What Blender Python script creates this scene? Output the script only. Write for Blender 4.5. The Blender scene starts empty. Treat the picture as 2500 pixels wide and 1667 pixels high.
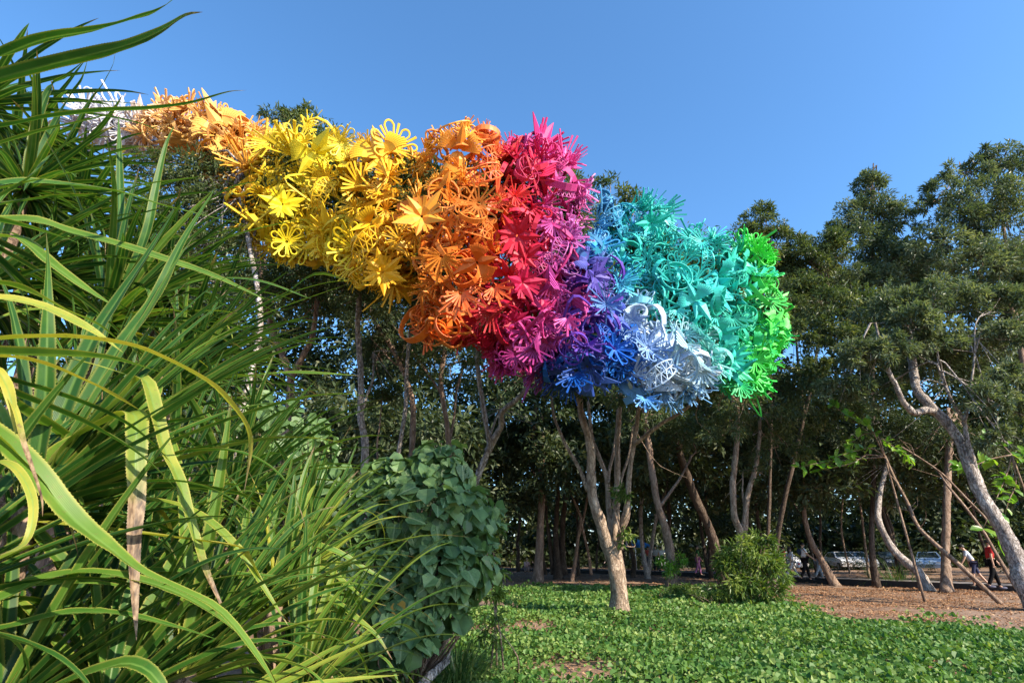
import bpy, bmesh, math, random
import numpy as np
from mathutils import Vector, Matrix

random.seed(11)
rng = np.random.default_rng(11)
scene = bpy.context.scene
COL = scene.collection

# ------------------------------------------------------------------ camera
F, CX, CY, HZ = 1350.0, 1250.0, 833.5, 1342.0      # focal length and image centre in the photo's pixels
TILT = math.atan((HZ - CY) / F)
CT, ST = math.cos(TILT), math.sin(TILT)
CAM = np.array([0.0, 0.0, 1.6])
cd = bpy.data.cameras.new('camera'); cam = bpy.data.objects.new('camera', cd); COL.objects.link(cam)
cd.sensor_width = 36.0; cd.lens = 36.0 * F / 2500.0; cd.clip_start = 0.05; cd.clip_end = 2000.0
cam.location = CAM; cam.rotation_euler = (math.pi / 2 + TILT, 0, 0)
scene.camera = cam

# ------------------------------------------------------------------ sky, sun, exposure
SUN_EL, SUN_AZ = math.radians(33.0), math.radians(128.0)   # azimuth clockwise from +Y
w = bpy.data.worlds.new('World'); scene.world = w; w.use_nodes = True
nt = w.node_tree; nt.nodes.clear()
sky = nt.nodes.new('ShaderNodeTexSky'); sky.sky_type = 'NISHITA'; sky.sun_disc = False
sky.sun_elevation = SUN_EL; sky.sun_rotation = SUN_AZ
sky.air_density = 1.0; sky.dust_density = 0.8; sky.ozone_density = 7.0; sky.altitude = 0
bg = nt.nodes.new('ShaderNodeBackground'); bg.inputs['Strength'].default_value = 0.15
wo = nt.nodes.new('ShaderNodeOutputWorld')
hs = nt.nodes.new('ShaderNodeHueSaturation'); hs.inputs['Saturation'].default_value = 1.06; hs.inputs['Hue'].default_value = 0.494; hs.inputs['Value'].default_value = 1.0
nt.links.new(sky.outputs[0], hs.inputs['Color']); nt.links.new(hs.outputs[0], bg.inputs[0]); nt.links.new(bg.outputs[0], wo.inputs[0])
sv = Vector((math.sin(SUN_AZ) * math.cos(SUN_EL), math.cos(SUN_AZ) * math.cos(SUN_EL), math.sin(SUN_EL)))
sl = bpy.data.lights.new('sun', 'SUN'); sl.energy = 4.4; sl.angle = math.radians(0.5); sl.color = (1.0, 0.88, 0.70)
so = bpy.data.objects.new('sun', sl); COL.objects.link(so); so.rotation_euler = (-sv).to_track_quat('-Z', 'Y').to_euler()
so.location = (-10, -20, 30)
vs = scene.view_settings
vs.view_transform = 'Standard'; vs.look = 'None'; vs.exposure = 1.2; vs.gamma = 1.0; vs.use_curve_mapping = False
scene.cycles.use_denoising = True
scene.cycles.max_bounces = 7; scene.cycles.diffuse_bounces = 3; scene.cycles.transmission_bounces = 4
scene.cycles.glossy_bounces = 2; scene.cycles.caustics_reflective = False; scene.cycles.caustics_refractive = False
scene.cycles.sample_clamp_indirect = 6.0

# ------------------------------------------------------------------ helpers
def nrm(a):
    a = np.asarray(a, float); return a / np.maximum(np.linalg.norm(a, axis=-1, keepdims=True), 1e-9)

def at(px, py, Y):
    """world point seen at a photo pixel, at ground distance Y ahead of the camera"""
    x = (px - CX) / F; y = -(py - CY) / F
    d = np.array([x, CT - y * ST, ST + y * CT])
    return CAM + d * (Y / d[1])

def atz(px, py, z=0.0):
    x = (px - CX) / F; y = -(py - CY) / F
    d = np.array([x, CT - y * ST, ST + y * CT])
    return CAM + d * ((z - CAM[2]) / d[2])

def depth(P):
    P = np.asarray(P, float); return P[..., 1] * CT + (P[..., 2] - CAM[2]) * ST

def proj(P):
    P = np.asarray(P, float); r = P - CAM; dp = r[..., 1] * CT + r[..., 2] * ST
    return np.stack([CX + F * r[..., 0] / dp, CY - F * (-r[..., 1] * ST + r[..., 2] * CT) / dp], -1)

def hgt(x, y):
    """terrain height"""
    return (0.05 * np.sin(x * 0.55 + 1.3) * np.cos(y * 0.43) + 0.03 * np.sin(x * 1.7 + y * 1.1)
            + 0.015 * np.sin(x * 3.9 - y * 3.1))

def catmull(P, n):
    P = np.asarray(P, float)
    if len(P) == 2:
        t = np.linspace(0, 1, n)[:, None]; return P[0] * (1 - t) + P[1] * t
    seg = np.linalg.norm(np.diff(P[:, :3], axis=0), axis=1) ** 0.5
    k = np.concatenate([[0], np.cumsum(np.maximum(seg, 1e-6))])
    m = np.zeros_like(P)
    m[1:-1] = (P[2:] - P[:-2]) / (k[2:] - k[:-2])[:, None]
    m[0] = (P[1] - P[0]) / (k[1] - k[0]); m[-1] = (P[-1] - P[-2]) / (k[-1] - k[-2])
    t = np.linspace(0, k[-1], n); i = np.clip(np.searchsorted(k, t, side='right') - 1, 0, len(P) - 2)
    h = (k[i + 1] - k[i]); u = ((t - k[i]) / h)[:, None]; h = h[:, None]
    return ((2*u**3 - 3*u**2 + 1) * P[i] + (u**3 - 2*u**2 + u) * h * m[i]
            + (-2*u**3 + 3*u**2) * P[i+1] + (u**3 - u**2) * h * m[i+1])

class G:
    """collects geometry for ONE mesh object"""
    def __init__(s): s.V = []; s.n = 0; s.F = []; s.A = {}
    def add(s, V, faces, **attrs):
        V = np.asarray(V, float).reshape(-1, 3)
        for f in (faces if isinstance(faces, list) else [faces]):
            f = np.asarray(f, np.int64)
            if f.size: s.F.append(f + s.n)
        for k, a in attrs.items():
            s.A.setdefault(k, []).append((s.n, np.broadcast_to(np.asarray(a, float), (len(V),)).copy()))
        s.V.append(V); s.n += len(V)
    def tube(s, P, R, sides=8, cap=True, rough=0.0, **attrs):
        P = np.asarray(P, float); n = len(P); R = np.broadcast_to(np.asarray(R, float), (n,))
        T = nrm(np.gradient(P, axis=0)); ref = np.array([0.31, 0.95, 0.05])
        S = np.zeros_like(P); S[0] = nrm(np.cross(T[0], ref))
        for i in range(1, n): S[i] = nrm(S[i-1] - T[i] * np.dot(S[i-1], T[i]))
        B = np.cross(T, S)
        a = np.linspace(0, 2*np.pi, sides, endpoint=False)
        rr = np.ones((n, sides))
        if rough:
            ph = rng.random(6) * 6.28; z = np.arange(n)[:, None]
            rr += rough * (np.sin(2*a + ph[0] + .35*z) * .5 + np.sin(3*a + ph[1] - .5*z) * .5 + np.sin(z * .9 + ph[2]) * .4) 
            rr += rough * .5 * rng.normal(size=(n, sides))
        V = P[:, None] + (S[:, None] * np.cos(a)[None, :, None] + B[:, None] * np.sin(a)[None, :, None]) * (R[:, None] * rr)[..., None]
        i = np.arange(n - 1)[:, None] * sides; j = np.arange(sides)[None]; j2 = (j + 1) % sides
        q = np.stack([i + j, i + j2, i + sides + j2, i + sides + j], -1).reshape(-1, 4)
        fs = [q]
        if cap: fs += [np.arange(sides)[::-1][None], (np.arange(sides) + (n-1)*sides)[None]]
        s.add(V, fs, **attrs)
    def ribbon(s, P, U, w, t, closed=False):
        """rectangular strip swept along P; U width direction(s)"""
        P = np.asarray(P, float); n = len(P)
        T = nrm(np.gradient(P, axis=0))
        if closed: T = nrm(np.roll(P, -1, 0) - np.roll(P, 1, 0))
        U = np.broadcast_to(np.asarray(U, float), P.shape)
        U = nrm(U - T * (U * T).sum(1, keepdims=True)); N = np.cross(T, U)
        w = np.broadcast_to(np.asarray(w, float), (n,))[:, None] / 2; t = np.broadcast_to(np.asarray(t, float), (n,))[:, None] / 2
        V = np.stack([P - U*w - N*t, P + U*w - N*t, P + U*w + N*t, P - U*w + N*t], 1)
        m = n if closed else n - 1
        i = np.arange(m)[:, None]; k = (i + 1) % n; j = np.arange(4)[None]; j2 = (j + 1) % 4
        q = np.stack([i*4 + j, i*4 + j2, k*4 + j2, k*4 + j], -1).reshape(-1, 4)
        fs = [q]
        if not closed: fs.append(np.array([[3, 2, 1, 0], [(n-1)*4, (n-1)*4+1, (n-1)*4+2, (n-1)*4+3]]))
        s.add(V, fs)
    def box(s, c, d, rz=0.0):
        c = np.asarray(c, float); d = np.asarray(d, float) / 2
        v = np.array([[x, y, z] for x in (-1, 1) for y in (-1, 1) for z in (-1, 1)]) * d
        ca, sa = math.cos(rz), math.sin(rz); v = np.stack([v[:,0]*ca - v[:,1]*sa, v[:,0]*sa + v[:,1]*ca, v[:,2]], 1) + c
        s.add(v, np.array([[0,1,3,2],[4,6,7,5],[0,4,5,1],[2,3,7,6],[0,2,6,4],[1,5,7,3]]))
    def ball(s, c, r, seg=12, rings=8, zmin=-1.0, **attrs):
        c = np.asarray(c, float); r = np.broadcast_to(np.asarray(r, float), (3,))
        th = np.linspace(math.asin(max(zmin, -0.999)), math.pi/2 - 0.02, rings); a = np.linspace(0, 2*np.pi, seg, endpoint=False)
        V = np.stack([np.cos(th)[:,None]*np.cos(a), np.cos(th)[:,None]*np.sin(a), np.sin(th)[:,None]*np.ones(seg)], -1) * r + c
        i = np.arange(rings-1)[:, None]*seg; j = np.arange(seg)[None]; j2 = (j+1) % seg
        s.add(V, [np.stack([i+j, i+j2, i+seg+j2, i+seg+j], -1).reshape(-1,4), np.arange(seg)[::-1][None], (np.arange(seg)+(rings-1)*seg)[None]], **attrs)
    def leaves(s, C, A, N, L, W, fold=0.22, droop=0.12, tint=None, six=False):
        """folded leaf blades: base C, axis A, upper side N"""
        n = len(C)
        if n == 0: return
        S = nrm(np.cross(A, N)); N = np.cross(S, A)
        L = np.broadcast_to(np.asarray(L, float), (n,))[:, None]; W = np.broadcast_to(np.asarray(W, float), (n,))[:, None]
        if six:   # rounder blade: 6 outline points + folded midrib
            b = C; m = C + A*L*.55 - N*W*.04; t = C + A*L - N*droop*L
            r1 = C + A*L*.22 + S*W*.42 + N*fold*W*.8; r2 = C + A*L*.68 + S*W*.5 + N*(fold*W - droop*L*.3)
            l1 = C + A*L*.22 - S*W*.42 + N*fold*W*.8; l2 = C + A*L*.68 - S*W*.5 + N*(fold*W - droop*L*.3)
            V = np.stack([b, r1, r2, t, l2, l1, m], 1).reshape(-1, 3); k = np.arange(n)[:, None] * 7
            f = np.concatenate([k + [0,1,2,6], k + [6,2,3,4], k + [0,6,4,5]], 0); rep = 7
        else:
            V = np.stack([C, C + A*L*.42 + S*W*.5 + N*fold*W, C + A*L - N*droop*L, C + A*L*.42 - S*W*.5 + N*fold*W], 1).reshape(-1, 3)
            f = np.arange(n*4).reshape(-1, 4); rep = 4
        tint = rng.random(n) if tint is None else tint
        s.add(V, f, tint=np.repeat(tint, rep))
    def mesh(s, name, smooth=False):
        me = bpy.data.meshes.new(name)
        V = np.concatenate(s.V) if s.V else np.zeros((0, 3))
        me.vertices.add(len(V)); me.vertices.foreach_set('co', V.astype(np.float32).ravel())
        tot = np.concatenate([np.full(len(f), f.shape[1]) for f in s.F]); lp = np.concatenate([f.ravel() for f in s.F])
        me.loops.add(len(lp)); me.loops.foreach_set('vertex_index', lp.astype(np.int32))
        me.polygons.add(len(tot)); me.polygons.foreach_set('loop_start', np.concatenate([[0], np.cumsum(tot)[:-1]]).astype(np.int32))
        me.polygons.foreach_set('use_smooth', np.full(len(tot), bool(smooth)))
        for k, parts in s.A.items():
            arr = np.zeros(len(V), np.float32)
            for st, a in parts: arr[st:st+len(a)] = a
            me.attributes.new(k, 'FLOAT', 'POINT').data.foreach_set('value', arr)
        me.update(calc_edges=True)
        return me
    def obj(s, name, mat, parent=None, smooth=False):
        return link(name, s.mesh(name, smooth), mat, parent)

def link(name, me, mat=None, parent=None):
    o = bpy.data.objects.new(name, me); COL.objects.link(o)
    if mat is not None and not me.materials: me.materials.append(mat)
    if parent is not None: attach(o, parent)
    return o

def attach(o, parent):
    o.parent = parent
    if parent.parent is None and parent.type == 'EMPTY':
        o.matrix_parent_inverse = parent.matrix_basis.inverted()

def tag(o, label, cat=None, group=None, kind=None):
    if label: o['label'] = label
    if cat: o['category'] = cat
    if group: o['group'] = group
    if kind: o['kind'] = kind
    return o

def thing(name, label, cat, loc, group=None):
    o = bpy.data.objects.new(name, None); COL.objects.link(o); o.empty_display_size = 0.3
    o.matrix_basis = Matrix.Translation(Vector([float(v) for v in loc]))
    return tag(o, label, cat, group)

def lin(*c):
    return tuple(((v/255)/12.92 if v/255 <= 0.04045 else ((v/255 + .055)/1.055)**2.4) for v in c) + (1.0,)

# ------------------------------------------------------------------ materials
def newmat(name):
    m = bpy.data.materials.new(name); m.use_nodes = True; t = m.node_tree; t.nodes.clear()
    return m, t, t.nodes, t.links

def ramp(N, stops):
    r = N.new('ShaderNodeValToRGB'); e = r.color_ramp.elements
    e[0].position, e[0].color = stops[0][0], stops[0][1]; e[1].position, e[1].color = stops[-1][0], stops[-1][1]
    for p, c in stops[1:-1]:
        k = e.new(p); k.color = c
    return r

def c4(c): return tuple(c) + (1.0,) if len(c) == 3 else tuple(c)

def mat_leaf(name, a, b, c, rough=0.45, trans=0.35, tcol=None, spec=0.35, rib=False):
    m, t, N, L = newmat(name)
    at_ = N.new('ShaderNodeAttribute'); at_.attribute_name = 'tint'
    r = ramp(N, [(0.0, c4(a)), (0.55, c4(b)), (1.0, c4(c))]); L.new(at_.outputs['Fac'], r.inputs[0])
    p = N.new('ShaderNodeBsdfPrincipled'); p.inputs['Roughness'].default_value = rough; p.inputs['Specular IOR Level'].default_value = spec
    if rib:      # pale midrib, side veins and mottling on large leaves
        ra = N.new('ShaderNodeAttribute'); ra.attribute_name = 'rib'; rr = ramp(N, [(0.86, (0, 0, 0, 1)), (0.97, (1, 1, 1, 1))]); L.new(ra.outputs['Fac'], rr.inputs[0])
        tcx = N.new('ShaderNodeTexCoord'); wv = N.new('ShaderNodeTexNoise'); wv.inputs['Scale'].default_value = 9.0; wv.inputs['Detail'].default_value = 6; L.new(tcx.outputs['Object'], wv.inputs[0])
        vr = ramp(N, [(0.38, (0.72, 0.72, 0.72, 1)), (0.62, (1.25, 1.2, 1.1, 1))]); L.new(wv.outputs[0], vr.inputs[0])
        m1 = N.new('ShaderNodeMix'); m1.data_type = 'RGBA'; m1.blend_type = 'MULTIPLY'; m1.inputs[0].default_value = 1.0; L.new(r.outputs[0], m1.inputs[6]); L.new(vr.outputs[0], m1.inputs[7])
        m2 = N.new('ShaderNodeMix'); m2.data_type = 'RGBA'; L.new(rr.outputs[0], m2.inputs[0]); L.new(m1.outputs[2], m2.inputs[6]); m2.inputs[7].default_value = (0.22, 0.30, 0.13, 1)
        L.new(m2.outputs[2], p.inputs['Base Color'])
        bb = N.new('ShaderNodeBump'); bb.inputs['Strength'].default_value = .25; bb.inputs['Distance'].default_value = .02; L.new(wv.outputs[0], bb.inputs['Height']); L.new(bb.outputs[0], p.inputs['Normal'])
    else: L.new(r.outputs[0], p.inputs['Base Color'])
    tr = N.new('ShaderNodeBsdfTranslucent'); mul = N.new('ShaderNodeMix'); mul.data_type = 'RGBA'; mul.blend_type = 'MULTIPLY'; mul.inputs[0].default_value = 1.0
    mul.inputs[7].default_value = c4(tcol or (1.7, 1.7, 0.7)); L.new(r.outputs[0], mul.inputs[6]); L.new(mul.outputs[2], tr.inputs[0])
    mx = N.new('ShaderNodeMixShader'); mx.inputs[0].default_value = trans
    L.new(p.outputs[0], mx.inputs[1]); L.new(tr.outputs[0], mx.inputs[2])
    o = N.new('ShaderNodeOutputMaterial'); L.new(mx.outputs[0], o.inputs[0])
    return m

def mat_bark(name, dark, mid, light, scale=5.0, stretch=0.35, bump=0.6, flake=0.5):
    m, t, N, L = newmat(name)
    tc = N.new('ShaderNodeTexCoord'); mp = N.new('ShaderNodeMapping'); mp.inputs['Scale'].default_value = (1, 1, stretch)
    L.new(tc.outputs['Object'], mp.inputs[0])
    n1 = N.new('ShaderNodeTexNoise'); n1.inputs['Scale'].default_value = scale; n1.inputs['Detail'].default_value = 8; n1.inputs['Roughness'].default_value = 0.7
    n1.inputs['Distortion'].default_value = 0.6
    L.new(mp.outputs[0], n1.inputs[0])
    n2 = N.new('ShaderNodeTexNoise'); n2.inputs['Scale'].default_value = scale * 4.5; n2.inputs['Detail'].default_value = 5
    L.new(mp.outputs[0], n2.inputs[0])
    vo = N.new('ShaderNodeTexVoronoi'); vo.feature = 'DISTANCE_TO_EDGE'; vo.inputs['Scale'].default_value = scale * 2.2
    dm = N.new('ShaderNodeMixRGB'); dm.inputs[0].default_value = 0.25; L.new(mp.outputs[0], dm.inputs[1]); L.new(n1.outputs['Color'], dm.inputs[2])
    L.new(dm.outputs[0], vo.inputs[0])
    r = ramp(N, [(0.3, c4(dark)), (0.5, c4(mid)), (0.68, c4(light))]); L.new(n1.outputs[0], r.inputs[0])
    cr = ramp(N, [(0.0, (0.35, .3, .27, 1)), (0.09, (1, 1, 1, 1))]); L.new(vo.outputs[0], cr.inputs[0])
    mul = N.new('ShaderNodeMix'); mul.data_type = 'RGBA'; mul.blend_type = 'MULTIPLY'; mul.inputs[0].default_value = flake
    L.new(r.outputs[0], mul.inputs[6]); L.new(cr.outputs[0], mul.inputs[7])
    p = N.new('ShaderNodeBsdfPrincipled'); p.inputs['Roughness'].default_value = 0.9; p.inputs['Specular IOR Level'].default_value = 0.15
    L.new(mul.outputs[2], p.inputs['Base Color'])
    ad = N.new('ShaderNodeMath'); ad.operation = 'ADD'; L.new(n2.outputs[0], ad.inputs[0]); L.new(cr.outputs[0], ad.inputs[1])
    b = N.new('ShaderNodeBump'); b.inputs['Strength'].default_value = bump; b.inputs['Distance'].default_value = 0.03
    L.new(ad.outputs[0], b.inputs['Height']); L.new(b.outputs[0], p.inputs['Normal'])
    o = N.new('ShaderNodeOutputMaterial'); L.new(p.outputs[0], o.inputs[0])
    return m

def mat_plain(name, col, rough=0.6, metal=0.0, var=0.12, scale=6.0, bump=0.0, spec=0.4):
    m, t, N, L = newmat(name)
    tc = N.new('ShaderNodeTexCoord'); n1 = N.new('ShaderNodeTexNoise'); n1.inputs['Scale'].default_value = scale; n1.inputs['Detail'].default_value = 5
    L.new(tc.outputs['Object'], n1.inputs[0])
    lo = tuple(max(0, v*(1-var)) for v in col); hi = tuple(min(1, v*(1+var)) for v in col)
    r = ramp(N, [(0.3, c4(lo)), (0.7, c4(hi))]); L.new(n1.outputs[0], r.inputs[0])
    p = N.new('ShaderNodeBsdfPrincipled'); p.inputs['Roughness'].default_value = rough; p.inputs['Metallic'].default_value = metal
    p.inputs['Specular IOR Level'].default_value = spec
    L.new(r.outputs[0], p.inputs['Base Color'])
    if bump:
        b = N.new('ShaderNodeBump'); b.inputs['Strength'].default_value = bump; b.inputs['Distance'].default_value = 0.02
        L.new(n1.outputs[0], b.inputs['Height']); L.new(b.outputs[0], p.inputs['Normal'])
    o = N.new('ShaderNodeOutputMaterial'); L.new(p.outputs[0], o.inputs[0])
    return m

def mat_foam():
    """painted foam sheet; every piece carries its own colour"""
    m, t, N, L = newmat('painted foam')
    oi = N.new('ShaderNodeObjectInfo'); tc = N.new('ShaderNodeTexCoord')
    n1 = N.new('ShaderNodeTexNoise'); n1.inputs['Scale'].default_value = 3.5; n1.inputs['Detail'].default_value = 6; L.new(tc.outputs['Object'], n1.inputs[0])
    r = ramp(N, [(0.22, (0.80, 0.78, 0.76, 1)), (0.38, (0.97, 0.97, 0.96, 1)), (0.62, (1, 1, 1, 1))]); L.new(n1.outputs[0], r.inputs[0])
    mul = N.new('ShaderNodeMix'); mul.data_type = 'RGBA'; mul.blend_type = 'MULTIPLY'; mul.inputs[0].default_value = 1.0
    L.new(oi.outputs['Color'], mul.inputs[6]); L.new(r.outputs[0], mul.inputs[7])
    p = N.new('ShaderNodeBsdfPrincipled'); p.inputs['Specular IOR Level'].default_value = 0.35
    rg = N.new('ShaderNodeMapRange'); rg.inputs[3].default_value = .72; rg.inputs[4].default_value = .32; L.new(n1.outputs[0], rg.inputs[0]); L.new(rg.outputs[0], p.inputs['Roughness'])
    L.new(mul.outputs[2], p.inputs['Base Color'])
    n2 = N.new('ShaderNodeTexNoise'); n2.inputs['Scale'].default_value = 40; L.new(tc.outputs['Object'], n2.inputs[0])
    b = N.new('ShaderNodeBump'); b.inputs['Strength'].default_value = 0.08; L.new(n2.outputs[0], b.inputs['Height']); L.new(b.outputs[0], p.inputs['Normal'])
    tr = N.new('ShaderNodeBsdfTranslucent'); L.new(mul.outputs[2], tr.inputs[0])
    mx = N.new('ShaderNodeMixShader'); mx.inputs[0].default_value = 0.12; L.new(p.outputs[0], mx.inputs[1]); L.new(tr.outputs[0], mx.inputs[2])
    o = N.new('ShaderNodeOutputMaterial'); L.new(mx.outputs[0], o.inputs[0])
    return m

def mat_pandan():
    """strap leaf: green with paler midrib, yellowing margins and ends, dry brown tip"""
    m, t, N, L = newmat('pandanus leaf')
    def attr(n):
        a = N.new('ShaderNodeAttribute'); a.attribute_name = n; return a.outputs['Fac']
    U, S, T, D = attr('across'), attr('along'), attr('tint'), attr('dry')
    tc = N.new('ShaderNodeTexCoord')
    n1 = N.new('ShaderNodeTexNoise'); n1.inputs['Scale'].default_value = 9; n1.inputs['Detail'].default_value = 5; L.new(tc.outputs['Object'], n1.inputs[0])
    def math_(op, a, b, clamp=False):
        k = N.new('ShaderNodeMath'); k.operation = op; k.use_clamp = clamp
        for i, v in enumerate((a, b)):
            if isinstance(v, (int, float)): k.inputs[i].default_value = v
            else: L.new(v, k.inputs[i])
        return k.outputs[0]
    def mix(f, a, b):
        k = N.new('ShaderNodeMix'); k.data_type = 'RGBA'
        if isinstance(f, float): k.inputs[0].default_value = f
        else: L.new(f, k.inputs[0])
        for i, v in ((6, a), (7, b)):
            if isinstance(v, tuple): k.inputs[i].default_value = v
            else: L.new(v, k.inputs[i])
        return k.outputs[2]
    g = ramp(N, [(0.0, (0.010, 0.046, 0.010, 1)), (0.35, (0.030, 0.10, 0.014, 1)), (0.6, (0.10, 0.19, 0.022, 1)), (0.8, (0.26, 0.29, 0.04, 1)), (1.0, (0.46, 0.36, 0.06, 1))])
    tt = math_('ADD', T, math_('MULTIPLY', math_('SUBTRACT', n1.outputs[0], 0.5), 0.35)); L.new(tt, g.inputs[0])
    mid = math_('MULTIPLY', math_('SUBTRACT', 0.22, U), 3.0, True)
    col = mix(mid, g.outputs[0], (0.16, 0.27, 0.06, 1))
    edge = math_('MULTIPLY', math_('SUBTRACT', U, 0.72), math_('MULTIPLY', math_('ADD', tt, 0.15), 3.2), True)
    col = mix(edge, col, (0.40, 0.36, 0.08, 1))
    tip = math_('MULTIPLY', math_('SUBTRACT', math_('ADD', S, math_('MULTIPLY', n1.outputs[0], 0.10)), D), 9.0, True)
    mp = N.new('ShaderNodeMapping'); mp.inputs['Scale'].default_value = (5, 5, 1); L.new(tc.outputs['Object'], mp.inputs[0])
    n2 = N.new('ShaderNodeTexNoise'); n2.inputs['Scale'].default_value = 14; n2.inputs['Detail'].default_value = 6; L.new(mp.outputs[0], n2.inputs[0])
    dr = ramp(N, [(0.35, (0.07, 0.042, 0.026, 1)), (0.5, (0.20, 0.125, 0.07, 1)), (0.65, (0.36, 0.25, 0.15, 1))]); L.new(n2.outputs[0], dr.inputs[0])
    n3 = N.new('ShaderNodeTexNoise'); n3.inputs['Scale'].default_value = 45; n3.inputs['Detail'].default_value = 4; L.new(tc.outputs['Object'], n3.inputs[0])
    sp = math_('MULTIPLY', math_('MULTIPLY', math_('SUBTRACT', n3.outputs[0], 0.62), 9.0, True), math_('MULTIPLY', T, 0.8))
    col = mix(sp, col, (0.16, 0.10, 0.04, 1))
    col = mix(tip, col, dr.outputs[0])
    p = N.new('ShaderNodeBsdfPrincipled'); p.inputs['Roughness'].default_value = 0.42; p.inputs['Specular IOR Level'].default_value = 0.28; L.new(col, p.inputs['Base Color'])
    wv = N.new('ShaderNodeMath'); wv.operation = 'SINE'; L.new(math_('MULTIPLY', U, 55.0), wv.inputs[0])
    b = N.new('ShaderNodeBump'); b.inputs['Strength'].default_value = 0.12; b.inputs['Distance'].default_value = 0.004; L.new(wv.outputs[0], b.inputs['Height']); L.new(b.outputs[0], p.inputs['Normal'])
    tr = N.new('ShaderNodeBsdfTranslucent')
    k = N.new('ShaderNodeMix'); k.data_type = 'RGBA'; k.blend_type = 'MULTIPLY'; k.inputs[0].default_value = 1.0; k.inputs[7].default_value = (1.8, 1.8, 0.7, 1); L.new(col, k.inputs[6]); L.new(k.outputs[2], tr.inputs[0])
    mx = N.new('ShaderNodeMixShader'); mx.inputs[0].default_value = 0.3; L.new(p.outputs[0], mx.inputs[1]); L.new(tr.outputs[0], mx.inputs[2])
    o = N.new('ShaderNodeOutputMaterial'); L.new(mx.outputs[0], o.inputs[0])
    return m

def mat_ground():
    m, t, N, L = newmat('leaf littered soil')
    tc = N.new('ShaderNodeTexCoord')
    def noise(sc, det=6):
        n = N.new('ShaderNodeTexNoise'); n.inputs['Scale'].default_value = sc; n.inputs['Detail'].default_value = det; L.new(tc.outputs['Object'], n.inputs[0]); return n.outputs[0]
    a = noise(0.35); b = noise(5.0, 8); c = noise(28, 4)
    r1 = ramp(N, [(0.3, (0.15, 0.09, 0.06, 1)), (0.5, (0.27, 0.165, 0.105, 1)), (0.7, (0.36, 0.26, 0.19, 1))]); L.new(b, r1.inputs[0])
    r2 = ramp(N, [(0.42, (0, 0, 0, 1)), (0.60, (1, 1, 1, 1))]); L.new(a, r2.inputs[0])
    mx = N.new('ShaderNodeMix'); mx.data_type = 'RGBA'; L.new(r2.outputs[0], mx.inputs[0]); L.new(r1.outputs[0], mx.inputs[6]); mx.inputs[7].default_value = (0.31, 0.22, 0.165, 1)
    r3 = ramp(N, [(0.35, (0.6, 0.6, 0.6, 1)), (0.65, (1.1, 1.05, 1.0, 1))]); L.new(c, r3.inputs[0])
    mu = N.new('ShaderNodeMix'); mu.data_type = 'RGBA'; mu.blend_type = 'MULTIPLY'; mu.inputs[0].default_value = 1.0; L.new(mx.outputs[2], mu.inputs[6]); L.new(r3.outputs[0], mu.inputs[7])
    p = N.new('ShaderNodeBsdfPrincipled'); p.inputs['Roughness'].default_value = 0.95; p.inputs['Specular IOR Level'].default_value = 0.1; L.new(mu.outputs[2], p.inputs['Base Color'])
    bp = N.new('ShaderNodeBump'); bp.inputs['Strength'].default_value = 0.5; bp.inputs['Distance'].default_value = 0.05; L.new(b, bp.inputs['Height']); L.new(bp.outputs[0], p.inputs['Normal'])
    o = N.new('ShaderNodeOutputMaterial'); L.new(p.outputs[0], o.inputs[0])
    return m

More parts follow.
